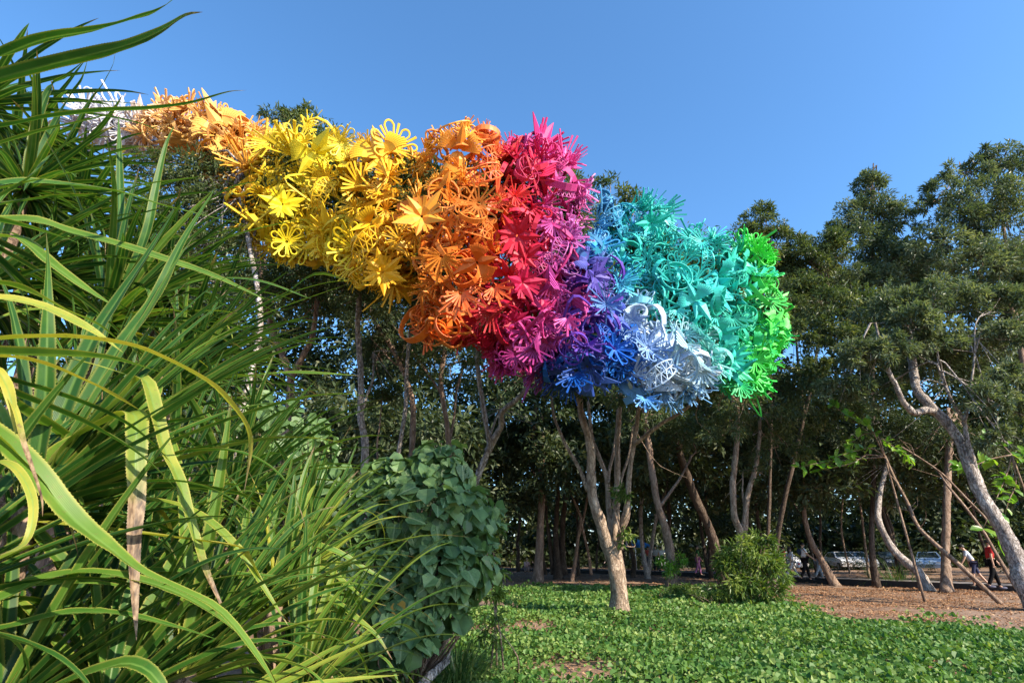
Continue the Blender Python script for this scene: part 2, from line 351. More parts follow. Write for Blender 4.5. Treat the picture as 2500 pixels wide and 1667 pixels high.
M = dict(
    foam=mat_foam(), pandan=mat_pandan(), ground=mat_ground(),
    bark_beige=mat_bark('beige bark', (0.15, 0.10, 0.07), (0.36, 0.26, 0.185), (0.55, 0.43, 0.33), 7, 0.4, 0.8, 0.65),
    bark_white=mat_bark('peeling white bark', (0.16, 0.125, 0.11), (0.44, 0.38, 0.34), (0.66, 0.60, 0.55), 7, 0.45, 1.0, 0.7),
    bark_brown=mat_bark('brown bark', (0.12, 0.08, 0.055), (0.27, 0.185, 0.135), (0.42, 0.31, 0.235), 6, 0.4, 0.7, 0.5),
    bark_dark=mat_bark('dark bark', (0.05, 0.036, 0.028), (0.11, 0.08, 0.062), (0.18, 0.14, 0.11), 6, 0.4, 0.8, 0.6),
    leaf_tree=mat_leaf('olive tree leaf', (0.038, 0.066, 0.026), (0.088, 0.125, 0.048), (0.22, 0.235, 0.09), 0.42, 0.3),
    leaf_grey=mat_leaf('grey green tree leaf', (0.046, 0.076, 0.042), (0.108, 0.148, 0.082), (0.26, 0.29, 0.17), 0.42, 0.28),
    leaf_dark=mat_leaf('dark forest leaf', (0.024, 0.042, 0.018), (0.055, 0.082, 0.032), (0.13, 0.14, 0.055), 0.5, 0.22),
    leaf_lime=mat_leaf('bright lime leaf', (0.07, 0.18, 0.02), (0.13, 0.28, 0.03), (0.24, 0.36, 0.05), 0.35, 0.4),
    leaf_shrub=mat_leaf('yellow green shrub leaf', (0.05, 0.10, 0.02), (0.12, 0.19, 0.035), (0.26, 0.30, 0.07), 0.4, 0.3),
    leaf_heart=mat_leaf('heart leaf', (0.055, 0.115, 0.04), (0.12, 0.21, 0.075), (0.28, 0.38, 0.13), 0.45, 0.28, rib=True),
    leaf_yellow=mat_leaf('yellowing heart leaf', (0.45, 0.20, 0.03), (0.50, 0.30, 0.05), (0.45, 0.16, 0.05), 0.5, 0.3),
    leaf_dry=mat_leaf('dry leaf', (0.18, 0.085, 0.045), (0.36, 0.18, 0.085), (0.52, 0.33, 0.18), 0.8, 0.15, (1.2, 1.1, 1.0)),
    leaf_cover=mat_leaf('beach vine leaf', (0.045, 0.125, 0.024), (0.115, 0.215, 0.045), (0.27, 0.34, 0.10), 0.5, 0.3, None, .25),
    grass=mat_leaf('grass blade', (0.03, 0.075, 0.018), (0.07, 0.13, 0.03), (0.30, 0.30, 0.10), 0.45, 0.3),
    deck=mat_plain('weathered boardwalk timber', (0.17, 0.15, 0.145), 0.8, 0, 0.25, 3.0, 0.3),
    deck_side=mat_plain('dark boardwalk edge', (0.035, 0.032, 0.032), 0.8, 0, 0.2, 3.0, 0.2),
)

# ================================================================== SETTING
# ground: one sheet to the horizon, finer near the camera
def axis_pts(lo, hi, near_lo, near_hi, step, far):
    a = np.arange(near_lo, near_hi + 1e-6, step)
    l = -np.geomspace(max(-near_lo, 1) + 3, -lo, far)[::-1]; r = np.geomspace(max(near_hi, 1) + 3, hi, far)
    return np.concatenate([l, a, r])
gx = axis_pts(-900, 900, -24, 30, 0.5, 10); gy = axis_pts(-900, 900, -6, 50, 0.5, 10)
XX, YY = np.meshgrid(gx, gy); ZZ = hgt(XX, YY) * ((np.abs(XX) < 60) & (np.abs(YY) < 90))
g = G(); nx_, ny_ = len(gx), len(gy)
i = np.arange(ny_ - 1)[:, None] * nx_; j = np.arange(nx_ - 1)[None]
g.add(np.stack([XX, YY, ZZ], -1), np.stack([i+j, i+j+1, i+nx_+j+1, i+nx_+j], -1).reshape(-1, 4))
tag(g.obj('ground', M['ground'], smooth=True), 'brown leaf littered soil of the clearing and the wood floor', kind='structure')

# boardwalk: raised deck crossing behind the clearing
edge_px = [(900, 1392), (1150, 1394), (1400, 1398), (1600, 1403), (1750, 1409), (1900, 1417), (2060, 1425), (2250, 1433), (2500, 1446), (2800, 1466)]
DECK_Z = 0.20
E = np.array([atz(x, y, 0.0) for x, y in edge_px]); E = catmull(E, 70)
Tn = nrm(np.gradient(E, axis=0)); Nn = nrm(np.stack([-Tn[:, 1], Tn[:, 0], 0*Tn[:, 0]], 1))
Nn *= np.sign(Nn[:, 1:2])
wd = 2.4
bw = thing('boardwalk', 'raised grey timber boardwalk crossing the shade behind the clearing', None, E[35]); bw['kind'] = 'structure'
def strip(g, P, Q, z0, z1):
    n = len(P); V = np.concatenate([np.c_[P[:, :2], np.full(n, z0)], np.c_[Q[:, :2], np.full(n, z0)], np.c_[Q[:, :2], np.full(n, z1)], np.c_[P[:, :2], np.full(n, z1)]])
    k = np.arange(n - 1)[:, None]
    fs = [np.concatenate([k + a*n, k + b*n, k + 1 + b*n, k + 1 + a*n], 1) for a, b in ((0, 1), (1, 2), (2, 3), (3, 0))]
    g.add(V, fs)
g = G(); seg = np.concatenate([[0], np.cumsum(np.linalg.norm(np.diff(E, axis=0), axis=1))])
npl = int(seg[-1] / 0.16)
for k in range(npl):     # cross boards, too fine to pick apart in the shade
    s0 = (k + 0.04) / npl * seg[-1]; s1 = (k + 0.96) / npl * seg[-1]
    p = [np.array([np.interp(s, seg, E[:, c]) for c in range(3)]) for s in (s0, s1)]
    nn = [nrm(np.array([np.interp(s, seg, Nn[:, c]) for c in range(3)])) for s in (s0, s1)]
    z = DECK_Z + rng.normal(0, .003)
    V = [(*(p[0] + nn[0]*.1)[:2], z), (*(p[1] + nn[1]*.1)[:2], z), (*(p[1] + nn[1]*wd)[:2], z), (*(p[0] + nn[0]*wd)[:2], z)]
    V = np.array(V + [(a, b, c - .04) for a, b, c in V])
    g.add(V, np.array([[0,1,2,3],[7,6,5,4],[0,4,5,1],[2,6,7,3],[1,5,6,2],[3,7,4,0]]))
o = g.obj('deck_boards', M['deck'], bw); o['kind'] = 'stuff'
g = G(); strip(g, E, E + Nn*.1, -0.1, DECK_Z + .03); g.obj('edge_beam', M['deck_side'], bw)
g = G(); strip(g, E + Nn*(wd + .002), E + Nn*(wd + .1), -0.1, DECK_Z + .03); g.obj('edge_beam', M['deck_side'], bw)

# ================================================================== TREES
def orth(A, N):
    return nrm(N - A * (N * A).sum(1, keepdims=True))

def crown_leaves(g, blobs, n, L, W, sub=0.34, droop=0.3, shell=0.45, tshift=0.0, per=70):
    """blobs: (centre, radii). Leaves in sprays gathered into clumps near each blob's skin"""
    wt = np.array([b[1][0]*b[1][2] + b[1][1]*b[1][2] for b in blobs]); wt /= wt.sum()
    for (c, r), k in zip(blobs, wt):
        c = np.asarray(c, float); r = np.asarray(r, float); nl = max(30, int(n * k)); ns = max(5, nl // per)
        d = nrm(rng.normal(size=(ns, 3))); d[:, 2] = np.where(d[:, 2] < -.5, -d[:, 2], d[:, 2])
        rad = shell + (1.08 - shell) * rng.random((ns, 1)) ** 0.6
        sc = c + d * rad * r; sr = r.mean() * sub * (0.6 + 0.8 * rng.random(ns))
        pick = rng.integers(0, ns, nl)
        off = rng.normal(size=(nl, 3)) * np.array([1, 1, .7]); off *= (rng.random((nl, 1)) ** .4) / np.maximum(np.linalg.norm(off, axis=1, keepdims=True), .3)
        P = sc[pick] + off * sr[pick][:, None]
        A = nrm(off * .7 + d[pick] * .45 + rng.normal(size=(nl, 3)) * .55 + np.array([0, 0, -droop]))
        N = orth(A, rng.normal(size=(nl, 3)) * .45 + d[pick] * .5 + np.array([0, 0, .8]))
        ts = rng.normal(0, .16, ns)
        tint = np.clip(.42 + ts[pick] + rng.normal(0, .2, nl) + tshift, 0, 1)
        lens = L * (.65 + .7 * rng.random(nl))
        g.leaves(P, A, N, lens, W * lens / L, tint=tint)

def px_blob(b):
    px, py, Y, rx, ry = b[:5]; c = at(px, py, Y); k = depth(c) / F
    return (c, (rx * k, (b[5] if len(b) > 5 else .85 * (rx + ry) / 2) * k, ry * k))

def stem_path(pts, Y, first=False):
    ys = np.linspace(Y[0], Y[1], len(pts)) if isinstance(Y, tuple) else np.full(len(pts), Y)
    return np.array([at(p[0], p[1], y) for p, y in zip(pts, ys)])

def tree(name, label, stems, blobs, bark, leafm, n, L=0.16, W=0.045, limbs=True, group=None, cat='tree', droop=.3, dead=0, sub=.34, tshift=0.0):
    """stems: (pixel path from the base up, Y or (Y0, Y1), width px at base, at top)"""
    g = G(); tops = []; root = None
    for q, (pts, Y, w0, w1) in enumerate(stems):
        P = stem_path(pts, Y); k = depth(P[0]) / F
        if q == 0:
            if P[0][2] > 0.12:
                ex = P[0] + (P[0] - P[1]) * 0.0; h = P[0][2]; sl = (P[0] - P[1])[:2] / max(.2, (P[1] - P[0])[2]) * min(h, 1.5) * .5
                P = np.vstack([[ex[0] + sl[0], ex[1] + sl[1], -0.12], P])
            else:
                P[0][2] = min(P[0][2], -0.06)
            root = np.array([P[0][0], P[0][1], 0.0])
        Pc = catmull(P, max(10, len(P) * 5)); s = np.linspace(0, 1, len(Pc))
        wob = np.cumsum(rng.normal(0, .006, Pc.shape), 0) * np.sin(np.pi * s)[:, None] * (w0 * k * 3); Pc = Pc + wob
        R = k * (w0 + (w1 - w0) * s**.65) / 2
        if q == 0: R = R * (1 + .55 * np.exp(-s * 14))
        g.tube(Pc, R, 10 if w0 > 14 else 7, rough=.09); tops.append((Pc[-1], R[-1], Pc[-1] - Pc[-4]))
    B = [px_blob(b) for b in blobs]
    if limbs and B:
        T0 = np.array([t[0] for t in tops])
        for c, r in B:
            c = np.asarray(c); i = int(np.argmin(np.linalg.norm(T0 - c, axis=1))); p, rr, d = tops[i]
            mid = p + nrm(d) * np.linalg.norm(c - p) * .4 + rng.normal(0, .1, 3)
            Q = catmull(np.array([p - nrm(d)*.1, mid, c]), 8); r0 = max(rr * .8, .02)
            g.tube(Q, np.linspace(r0, .012, 8), 6, rough=.06)
            for _ in range(5):
                e = c + nrm(rng.normal(size=3)) * np.asarray(r) * .85; st = Q[rng.integers(4, 8)]
                m2 = (st + e) / 2 + rng.normal(0, .12, 3); g.tube(catmull(np.array([st, m2, e]), 5), np.linspace(r0 * .3 + .006, .004, 5), 4, cap=False)
    for _ in range(dead):
        p, rr, d = tops[rng.integers(0, len(tops))]
        e = p + np.array([rng.normal(0, .8), rng.normal(0, .5), rng.uniform(-1.6, .6)])
        g.tube(catmull(np.array([p, (p + e)/2 + rng.normal(0, .2, 3), e]), 6), np.linspace(.014, .003, 6), 4, cap=False)
    r = thing(name, label, cat, root, group)
    g.obj('trunk', M[bark], r, smooth=True)
    if B:
        c = G(); crown_leaves(c, B, n, L, W, sub=sub, droop=droop, tshift=tshift); c.obj('crown', M[leafm], r)
    return r

# the many-stemmed tree under the blue and green end
tree('tree', 'beige tree splitting low into many stems, standing alone in the green ground cover', [
    ([(1512, 1512), (1512, 1440), (1502, 1390), (1486, 1340), (1464, 1275), (1447, 1225), (1445, 1168), (1441, 1091), (1426, 1034), (1416, 969), (1420, 900)], (15.0, 14.2), 45, 14),
    ([(1516, 1510), (1517, 1440), (1512, 1380), (1506, 1340), (1502, 1283), (1506, 1225), (1508, 1149), (1510, 1053), (1516, 950)], (14.95, 15.2), 34, 11),
    ([(1437, 1198), (1414, 1145), (1380, 1087), (1365, 1053), (1351, 1011), (1346, 960)], (14.6, 15.0), 13, 6),
    ([(1506, 1380), (1495, 1321), (1489, 1263), (1485, 1225), (1481, 1168), (1464, 1122), (1445, 1065), (1436, 980)], (15.1, 15.8), 20, 8),
    ([(1484, 1180), (1488, 1149), (1502, 1084), (1508, 1000)], (15.4, 15.9), 11, 6),
    ([(1512, 1340), (1518, 1287), (1531, 1244), (1537, 1168), (1548, 1084), (1556, 1030), (1566, 930)], (14.9, 14.0), 18, 9),
    ([(1550, 1084), (1583, 1057), (1621, 1030), (1671, 1000), (1710, 965)], (14.2, 13.2), 12, 7),
    ([(1512, 1190), (1520, 1160), (1537, 1107), (1545, 1040)], (15.2, 15.6), 8, 5)],
    [(1500, 930, 13.6, 130, 60), (1640, 930, 13.4, 110, 60), (1780, 960, 13.6, 110, 50), (1640, 740, 13.8, 190, 160), (1480, 620, 13.6, 110, 110),
     (1790, 760, 13.9, 100, 120), (1480, 480, 14.2, 60, 42), (1560, 500, 14.4, 42, 36), (1420, 480, 13.8, 55, 45), (1600, 680, 12.6, 100, 80), (1720, 720, 12.6, 90, 90), (1640, 860, 11.9, 80, 60), (1850, 760, 12.8, 45, 90)],
    'bark_beige', 'leaf_tree', 24000, 0.15, 0.045, dead=10)
tree('tree', 'leaning brown tree with a vine leafed sunlit foot, right of the many-stemmed tree', [
    ([(1636, 1440), (1638, 1359), (1625, 1290), (1606, 1229), (1594, 1160), (1583, 1091), (1577, 1040), (1570, 980)], (24.0, 23.0), 25, 13),
    ([(1612, 1235), (1636, 1202), (1663, 1164), (1690, 1110)], (23.8, 24.5), 9, 5)],
    [(1590, 1030, 23.5, 90, 60), (1680, 1060, 24.5, 80, 60), (1540, 960, 23, 80, 60)], 'bark_brown', 'leaf_tree', 5000, 0.2, 0.06, dead=8)
tree('tree', 'dark slanting tree with a forked top left of the pale fork-stemmed tree', [
    ([(1768, 1418), (1751, 1352), (1732, 1287), (1705, 1225), (1678, 1153), (1659, 1091), (1655, 1042), (1650, 980)], (29.0, 26.0), 27, 16),
    ([(1660, 1095), (1640, 1062), (1625, 1045), (1605, 1000)], (26.5, 26), 12, 7)],
    [(1650, 960, 26, 100, 60), (1740, 1040, 27, 70, 60), (1600, 1000, 25, 60, 50)], 'bark_dark', 'leaf_dark', 6000, 0.2, 0.06, dead=6)
tree('tree', 'pale tree forked low into two upright stems behind the round leafy shrub', [
    ([(1812, 1440), (1808, 1325), (1808, 1292), (1797, 1262), (1793, 1187), (1801, 1110), (1803, 1040), (1800, 980)], (22.5, 21.5), 24, 11),
    ([(1810, 1320), (1818, 1280), (1822, 1225), (1835, 1168), (1847, 1114), (1856, 1050)], (22.4, 22.0), 19, 9),
    ([(1818, 1240), (1812, 1200), (1814, 1165)], 22.3, 6, 3)],
    [(1830, 1010, 21.5, 110, 70), (1910, 990, 22, 100, 80), (1780, 1050, 21.5, 60, 50), (1900, 1090, 22.5, 80, 60), (1860, 930, 22, 90, 60), (1850, 1160, 22.3, 28, 22)],
    'bark_beige', 'leaf_tree', 9500, 0.19, 0.055, dead=8)
tree('tree', 'straight grey brown trunk forking high, left of the many-stemmed tree', [
    ([(1312, 1424), (1317, 1321), (1322, 1206), (1318, 1130), (1305, 1072), (1308, 992), (1300, 930)], (31.0, 29.0), 23, 9),
    ([(1320, 1160), (1325, 1110), (1323, 1015), (1330, 940)], (30, 29), 12, 8)],
    [(1310, 940, 29, 100, 70), (1380, 1000, 30, 80, 60), (1240, 980, 30, 90, 60), (1290, 1080, 31, 60, 50)], 'bark_brown', 'leaf_dark', 7000, 0.22, 0.065, dead=12)
tree('tree', 'thick gnarled cluster of grey trunks deep in the shade beside the boardwalk', [
    ([(1362, 1404), (1358, 1350), (1356, 1290), (1362, 1200), (1352, 1120)], 36.0, 22, 8),
    ([(1376, 1404), (1372, 1350), (1374, 1270), (1384, 1190), (1392, 1100)], 36.3, 22, 8),
    ([(1350, 1402), (1345, 1340), (1336, 1270), (1330, 1200)], 36.2, 14, 6)],
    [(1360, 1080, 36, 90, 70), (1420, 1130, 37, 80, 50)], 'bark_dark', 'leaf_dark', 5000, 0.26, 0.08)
tree('tree', 'thin twisted red brown tree with crossing stems left of the many-stemmed tree', [
    ([(1398, 1408), (1404, 1370), (1412, 1310), (1418, 1264), (1406, 1230), (1388, 1180), (1376, 1120)], 33.0, 12, 5),
    ([(1412, 1310), (1428, 1250), (1436, 1200), (1440, 1140)], 33.0, 8, 4),
    ([(1444, 1402), (1436, 1350), (1424, 1300), (1418, 1264)], (33.3, 33.0), 8, 6)],
    [(1400, 1090, 33, 70, 50), (1445, 1110, 33, 50, 40)], 'bark_brown', 'leaf_dark', 3000, 0.24, 0.07, dead=8)
tree('tree', 'pale grey crooked tree with two crossing stems just right of the many-stemmed tree', [
    ([(1580, 1400), (1568, 1340), (1562, 1264), (1566, 1206), (1560, 1150), (1558, 1080)], 35.0, 14, 7),
    ([(1583, 1400), (1590, 1340), (1604, 1256), (1618, 1215), (1640, 1120), (1645, 1060)], 35.2, 12, 5),
    ([(1565, 1206), (1580, 1180), (1588, 1120)], 35.0, 8, 4)],
    [(1560, 1050, 35, 80, 60), (1640, 1090, 35, 80, 60), (1600, 1150, 36, 60, 40)], 'bark_white', 'leaf_grey', 6000, 0.24, 0.07, dead=6)
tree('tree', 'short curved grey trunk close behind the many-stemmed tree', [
    ([(1545, 1402), (1548, 1370), (1538, 1330), (1530, 1290), (1540, 1210), (1545, 1130)], 36, 14, 6)], [(1530, 1090, 36, 70, 50)], 'bark_dark', 'leaf_dark', 2500, 0.26, 0.08)

# trees under the yellow and orange end
tree('tree', 'pale peeling tree trunk rising out of the spiky leaves below the yellow section', [
    ([(556, 1180), (568, 1090), (582, 1030), (600, 956), (615, 891), (628, 830), (632, 768), (624, 690), (612, 630), (600, 560), (585, 480)], (10.6, 11.5), 24, 13),
    ([(605, 600), (640, 540), (680, 480)], (11.5, 12), 9, 5)],
    [(560, 510, 11.8, 90, 60), (500, 440, 12, 90, 60), (640, 560, 12, 80, 55), (470, 530, 11.6, 70, 60), (690, 480, 12.6, 120, 100), (600, 420, 12.8, 80, 70), (530, 600, 11.4, 60, 45), (430, 470, 12, 80, 46), (370, 410, 12.6, 60, 36), (450, 600, 11.8, 80, 55), (540, 690, 11.5, 70, 50), (380, 540, 11.8, 70, 50)],
    'bark_white', 'leaf_tree', 30000, 0.13, 0.036, dead=18)
tree('tree', 'brown tree forked in a wide V just right of the pale peeling trunk', [
    ([(706, 960), (700, 900), (690, 870), (676, 837), (661, 791), (650, 720)], 15.5, 24, 12),
    ([(704, 940), (718, 910), (737, 875), (760, 830), (770, 784), (775, 720)], (15.5, 15.2), 18, 11)],
    [(720, 660, 14.6, 90, 55), (660, 720, 15, 70, 50), (800, 690, 14.8, 80, 50), (760, 760, 15.6, 70, 45), (700, 300, 14.2, 55, 34), (745, 285, 14.2, 40, 26), (740, 420, 13.6, 130, 110), (575, 296, 14.8, 30, 16)],
    'bark_brown', 'leaf_tree', 14000, 0.15, 0.044, dead=6)
tree('tree', 'flaking pinkish trunk left of two close-set trunks below the amber section', [
    ([(893, 1190), (891, 1147), (891, 1078), (882, 1030), (882, 980), (883, 906), (878, 830), (875, 780), (880, 700)], (15.0, 14.4), 22, 13),
    ([(886, 1000), (898, 960), (910, 930), (912, 860)], 15, 8, 5)],
    [(880, 730, 14.4, 90, 55), (830, 700, 14.2, 70, 45), (940, 720, 14.6, 70, 50), (860, 560, 13.2, 130, 110), (950, 500, 12.8, 130, 110), (760, 450, 11.9, 110, 90), (940, 540, 11.0, 100, 100)],
    'bark_white', 'leaf_tree', 19000, 0.14, 0.042, dead=8)
tree('tree', 'slim whitish trunk beside the brown bending one below the orange section', [
    ([(972, 1160), (975, 1101), (982, 1059), (992, 983), (994, 906), (1000, 830), (1004, 790), (1020, 720)], (14.8, 14.2), 14, 9)],
    [(1000, 750, 14.2, 80, 55), (960, 690, 14, 60, 50), (1060, 770, 13.5, 60, 40), (1080, 560, 11.8, 150, 130), (1110, 520, 10.3, 110, 110), (1000, 480, 10.8, 90, 80), (1100, 660, 10.3, 90, 70)], 'bark_white', 'leaf_tree', 16500, 0.14, 0.042, dead=8)
tree('tree', 'smooth brown trunk bending left at its top below the orange section', [
    ([(1004, 1180), (1006, 1117), (1011, 1040), (1009, 983), (994, 925), (975, 876), (948, 830), (925, 800), (900, 750)], (17.5, 17.0), 19, 11),
    ([(985, 900), (955, 880), (930, 850)], 17.2, 6, 3)],
    [(900, 780, 17, 80, 55), (1000, 830, 17.5, 80, 60), (930, 880, 18, 70, 60)], 'bark_brown', 'leaf_dark', 5500, 0.17, 0.05, dead=6)
tree('tree', 'grey brown trunk below the red section with a thin branch crossing left', [
    ([(1100, 1180), (1097, 1105), (1093, 1040), (1082, 975), (1078, 925), (1086, 868), (1100, 780)], (17.5, 16.5), 17, 11),
    ([(1084, 985), (1074, 956), (1044, 910), (1009, 860), (990, 820)], (17.2, 16.8), 8, 4),
    ([(1094, 1090), (1108, 1020), (1114, 960), (1130, 900)], 17.4, 9, 5)],
    [(1110, 840, 16.4, 90, 60), (1180, 760, 13.4, 140, 110), (1230, 600, 12.2, 130, 140), (1060, 900, 17.4, 80, 60)], 'bark_brown', 'leaf_tree', 9500, 0.16, 0.045, dead=10)
tree('tree', 'grey Y-shaped tree with one long branch reaching right under the magenta section', [
    ([(1140, 1235), (1156, 1195), (1181, 1128), (1195, 1086), (1189, 1052), (1178, 983), (1170, 925), (1166, 868), (1180, 800)], (15.8, 15.0), 21, 10),
    ([(1192, 1100), (1210, 1065), (1224, 1040), (1227, 1006), (1258, 978), (1284, 946), (1298, 920), (1310, 860)], (15.7, 13.5), 19, 8),
    ([(1190, 1080), (1204, 1040), (1220, 1000)], 15.8, 8, 5)],
    [(1300, 800, 12.9, 130, 90), (1400, 780, 12.6, 130, 110), (1360, 600, 12.4, 90, 140), (1180, 880, 15.6, 70, 50), (1360, 440, 12.6, 50, 60), (1420, 880, 13.2, 110, 50), (1265, 560, 10.7, 80, 140), (1360, 560, 10.9, 55, 120), (1440, 720, 11.1, 70, 70)],
    'bark_white', 'leaf_tree', 14500, 0.15, 0.042, dead=14)
tree('tree', 'thin reddish sapling stem between the flaking pinkish and slim whitish trunks', [
    ([(922, 1170), (920, 1090), (926, 1040), (930, 1000), (935, 950)], 18, 7, 3)], [(930, 980, 18, 50, 40)], 'bark_brown', 'leaf_tree', 1500, 0.16, 0.045)

# right edge
tree('tree', 'big white barked tree leaning in from the right edge with forked limbs', [
    ([(2545, 1500), (2500, 1420), (2484, 1368), (2446, 1285), (2409, 1223), (2380, 1161), (2355, 1099), (2330, 1057), (2297, 1016), (2268, 987), (2243, 958), (2233, 912), (2227, 871), (2215, 800)], (17.2, 18.0), 46, 20),
    ([(2292, 1010), (2262, 1001), (2231, 1007), (2206, 983), (2190, 945), (2173, 912), (2150, 850)], (17.8, 17.0), 20, 9),
    ([(2388, 1170), (2374, 1120), (2359, 1065), (2355, 1028), (2338, 1000), (2322, 974), (2308, 940)], (17.5, 17.0), 15, 7),
    ([(2355, 1028), (2366, 980), (2372, 930), (2380, 860)], 17.1, 9, 5)],
    [(2235, 800, 17.0, 95, 45), (2170, 850, 16.9, 60, 36), (2290, 850, 17.0, 60, 36), (2235, 860, 18.8, 95, 45), (2120, 875, 17.0, 80, 42), (2355, 860, 18.4, 85, 45), (2440, 990, 16.4, 75, 50), (2300, 740, 17.8, 110, 48), (2180, 755, 17.8, 85, 42),
     (2470, 830, 17, 60, 50), (2480, 930, 16.6, 55, 45), (2450, 1075, 16.2, 50, 32), (2060, 955, 17.5, 60, 36), (2420, 750, 18, 75, 45), (2300, 905, 19.2, 80, 45), (2140, 960, 19, 60, 36)],
    'bark_white', 'leaf_grey', 33000, 0.18, 0.055, dead=14, tshift=.05, sub=.27)
tree('tree', 'straight red brown trunk with a flared foot in front of the boardwalk', [
    ([(2312, 1449), (2310, 1400), (2308, 1347), (2311, 1223), (2315, 1130), (2320, 1040)], (24.0, 25), 23, 16)],
    [(2320, 1090, 25, 90, 70), (2400, 1130, 25.5, 80, 70), (2250, 1080, 25, 80, 60)], 'bark_brown', 'leaf_dark', 6500, 0.2, 0.06, dead=14)
tree('tree', 'curving grey trunk leaning left from a sunlit foot at the boardwalk edge', [
    ([(2264, 1440), (2243, 1397), (2214, 1372), (2185, 1343), (2165, 1306), (2148, 1264), (2150, 1210), (2165, 1130)], (25.0, 26), 26, 12)],
    [(2160, 1080, 26, 90, 60), (2080, 1120, 26.5, 80, 60), (2120, 1000, 26, 80, 60)], 'bark_white', 'leaf_dark', 6000, 0.2, 0.06, dead=10)
tree('tree', 'brown trunk leaning left over the walkers on the boardwalk', [
    ([(2040, 1424), (2015, 1385), (1999, 1356), (1982, 1326), (1965, 1270), (1960, 1180)], (28.5, 29), 20, 9)],
    [(1960, 1150, 29, 100, 70), (2030, 1210, 29.5, 80, 60), (1900, 1200, 29, 70, 60), (1970, 1040, 28, 90, 70)], 'bark_brown', 'leaf_dark', 7000, 0.22, 0.065, dead=12)
tree('tree', 'tall cone crowned tree, the pointed top left of the sky gap', [
    ([(2128, 1330), (2132, 1150), (2130, 900), (2130, 700), (2130, 520)], 28.0, 14, 6)],
    [(2130, 465, 25, 38, 48), (2125, 540, 25, 75, 60), (2185, 545, 25, 45, 55), (2095, 610, 24.5, 80, 60), (2170, 640, 24.5, 75, 60), (2050, 690, 24, 70, 55), (2130, 720, 24, 110, 60), (2215, 700, 24.5, 60, 45), (2050, 570, 25, 35, 30)],
    'bark_dark', 'leaf_grey', 22000, 0.21, 0.065, sub=.25)
tree('tree', 'tall feathery tree filling the top right corner of the wood', [
    ([(2600, 1440), (2560, 1200), (2500, 900), (2470, 700), (2440, 480)], (25, 23.0), 26, 7),
    ([(2490, 800), (2420, 640), (2370, 480)], 23.5, 10, 4)],
    [(2445, 385, 22.5, 45, 38), (2370, 420, 22.5, 60, 40), (2300, 470, 22.5, 50, 32), (2490, 430, 22.5, 50, 60), (2400, 500, 22, 110, 50), (2340, 560, 22, 90, 50), (2460, 560, 22, 90, 70), (2300, 610, 22, 80, 50), (2400, 650, 21.5, 120, 60), (2500, 680, 22, 60, 80), (2270, 510, 22.5, 30, 26)],
    'bark_brown', 'leaf_grey', 20000, 0.24, 0.062, sub=.27, droop=.1)
tree('tree', 'tree with a small round crown showing above the green end of the sculpture', [
    ([(1872, 1400), (1878, 1200), (1880, 1000), (1875, 800), (1862, 600)], 26.0, 12, 5)],
    [(1862, 540, 23.5, 45, 40), (1835, 590, 23.5, 50, 42), (1895, 590, 23.5, 42, 40), (1860, 650, 23.5, 85, 40), (1920, 680, 23.5, 60, 40), (1930, 760, 23, 60, 50)], 'bark_dark', 'leaf_tree', 11000, 0.2, 0.06, sub=.32)
tree('tree', 'broad olive crowned tree between the green end and the big leaning tree', [
    ([(1888, 1395), (1905, 1270), (1940, 1110), (1985, 920), (2008, 730)], (26.0, 23.0), 17, 6),
    ([(1962, 1010), (1950, 900), (1942, 800)], 24.0, 10, 5)],
    [(1975, 640, 22.5, 60, 50), (2020, 615, 22.5, 55, 55), (1965, 720, 22, 75, 50), (2040, 760, 21.5, 100, 60), (1960, 820, 21.5, 70, 50), (2070, 850, 21, 95, 55), (1990, 930, 21, 70, 50), (2040, 1010, 21.5, 70, 50), (1960, 590, 23, 32, 22)],
    'bark_dark', 'leaf_tree', 20000, 0.19, 0.06, dead=10, sub=.25)

# slanting poles and saplings on the right
def pole(label, pts, Y, w0, w1, twigs=3):
    g = G(); P = stem_path(pts, Y); k = depth(P[0]) / F
    if P[0][2] < .25: P[0][2] = -.05
    Pc = catmull(P, 26); g.tube(Pc, np.linspace(w0, w1, 26) * k * .42, 7, rough=.08)
    for _ in range(twigs):
        p = Pc[rng.integers(10, 25)]; e = p + np.array([rng.normal(0, .5), rng.normal(0, .3), rng.uniform(.1, .8)])
        g.tube(catmull(np.array([p, (p+e)/2 + rng.normal(0, .08, 3), e]), 5), np.linspace(.014, .004, 5), 4, cap=False)
    o = g.obj('leaning_stem', M['bark_brown'], smooth=True); return tag(o, label, 'tree stem', 'bare stems leaning on the right')
pole('long bare pole slanting down to the litter in front of the boardwalk', [(2453, 1482), (2339, 1376), (2277, 1322), (2239, 1281), (2214, 1223), (2185, 1169), (2160, 1112)], (18.8, 21.0), 15, 8, 5)
pole('thin slanting stem ending just left of the big white trunk foot', [(2482, 1436), (2440, 1366), (2401, 1298), (2352, 1232), (2314, 1186), (2290, 1150)], (22.5, 24), 11, 6)
pole('pale slanting stem crossing the upper part of the big white trunk', [(2470, 1350), (2413, 1273), (2355, 1212), (2301, 1157), (2248, 1119), (2200, 1090)], (21.5, 23), 8, 5)
0 and pole('thin stem leaning between the grey shirted walker and the red brown trunk', [(2400, 1404), (2376, 1340), (2352, 1290), (2336, 1240), (2320, 1200)], (23.5, 24.5), 8, 4)
pole('thin upright stem rising left of the curving grey trunk', [(2122, 1410), (2112, 1330), (2104, 1260), (2092, 1180), (2085, 1120)], (31, 31.5), 8, 4)
pole('thin bent stem rising right of the walkers', [(2075, 1400), (2062, 1340), (2054, 1290), (2058, 1220), (2070, 1160)], (32, 32.5), 6, 4)
0 and pole('slim stem leaning right beside the boardwalk near the curving grey trunk', [(2170, 1415), (2150, 1370), (2140, 1310), (2136, 1260)], (30, 30.5), 7, 4)
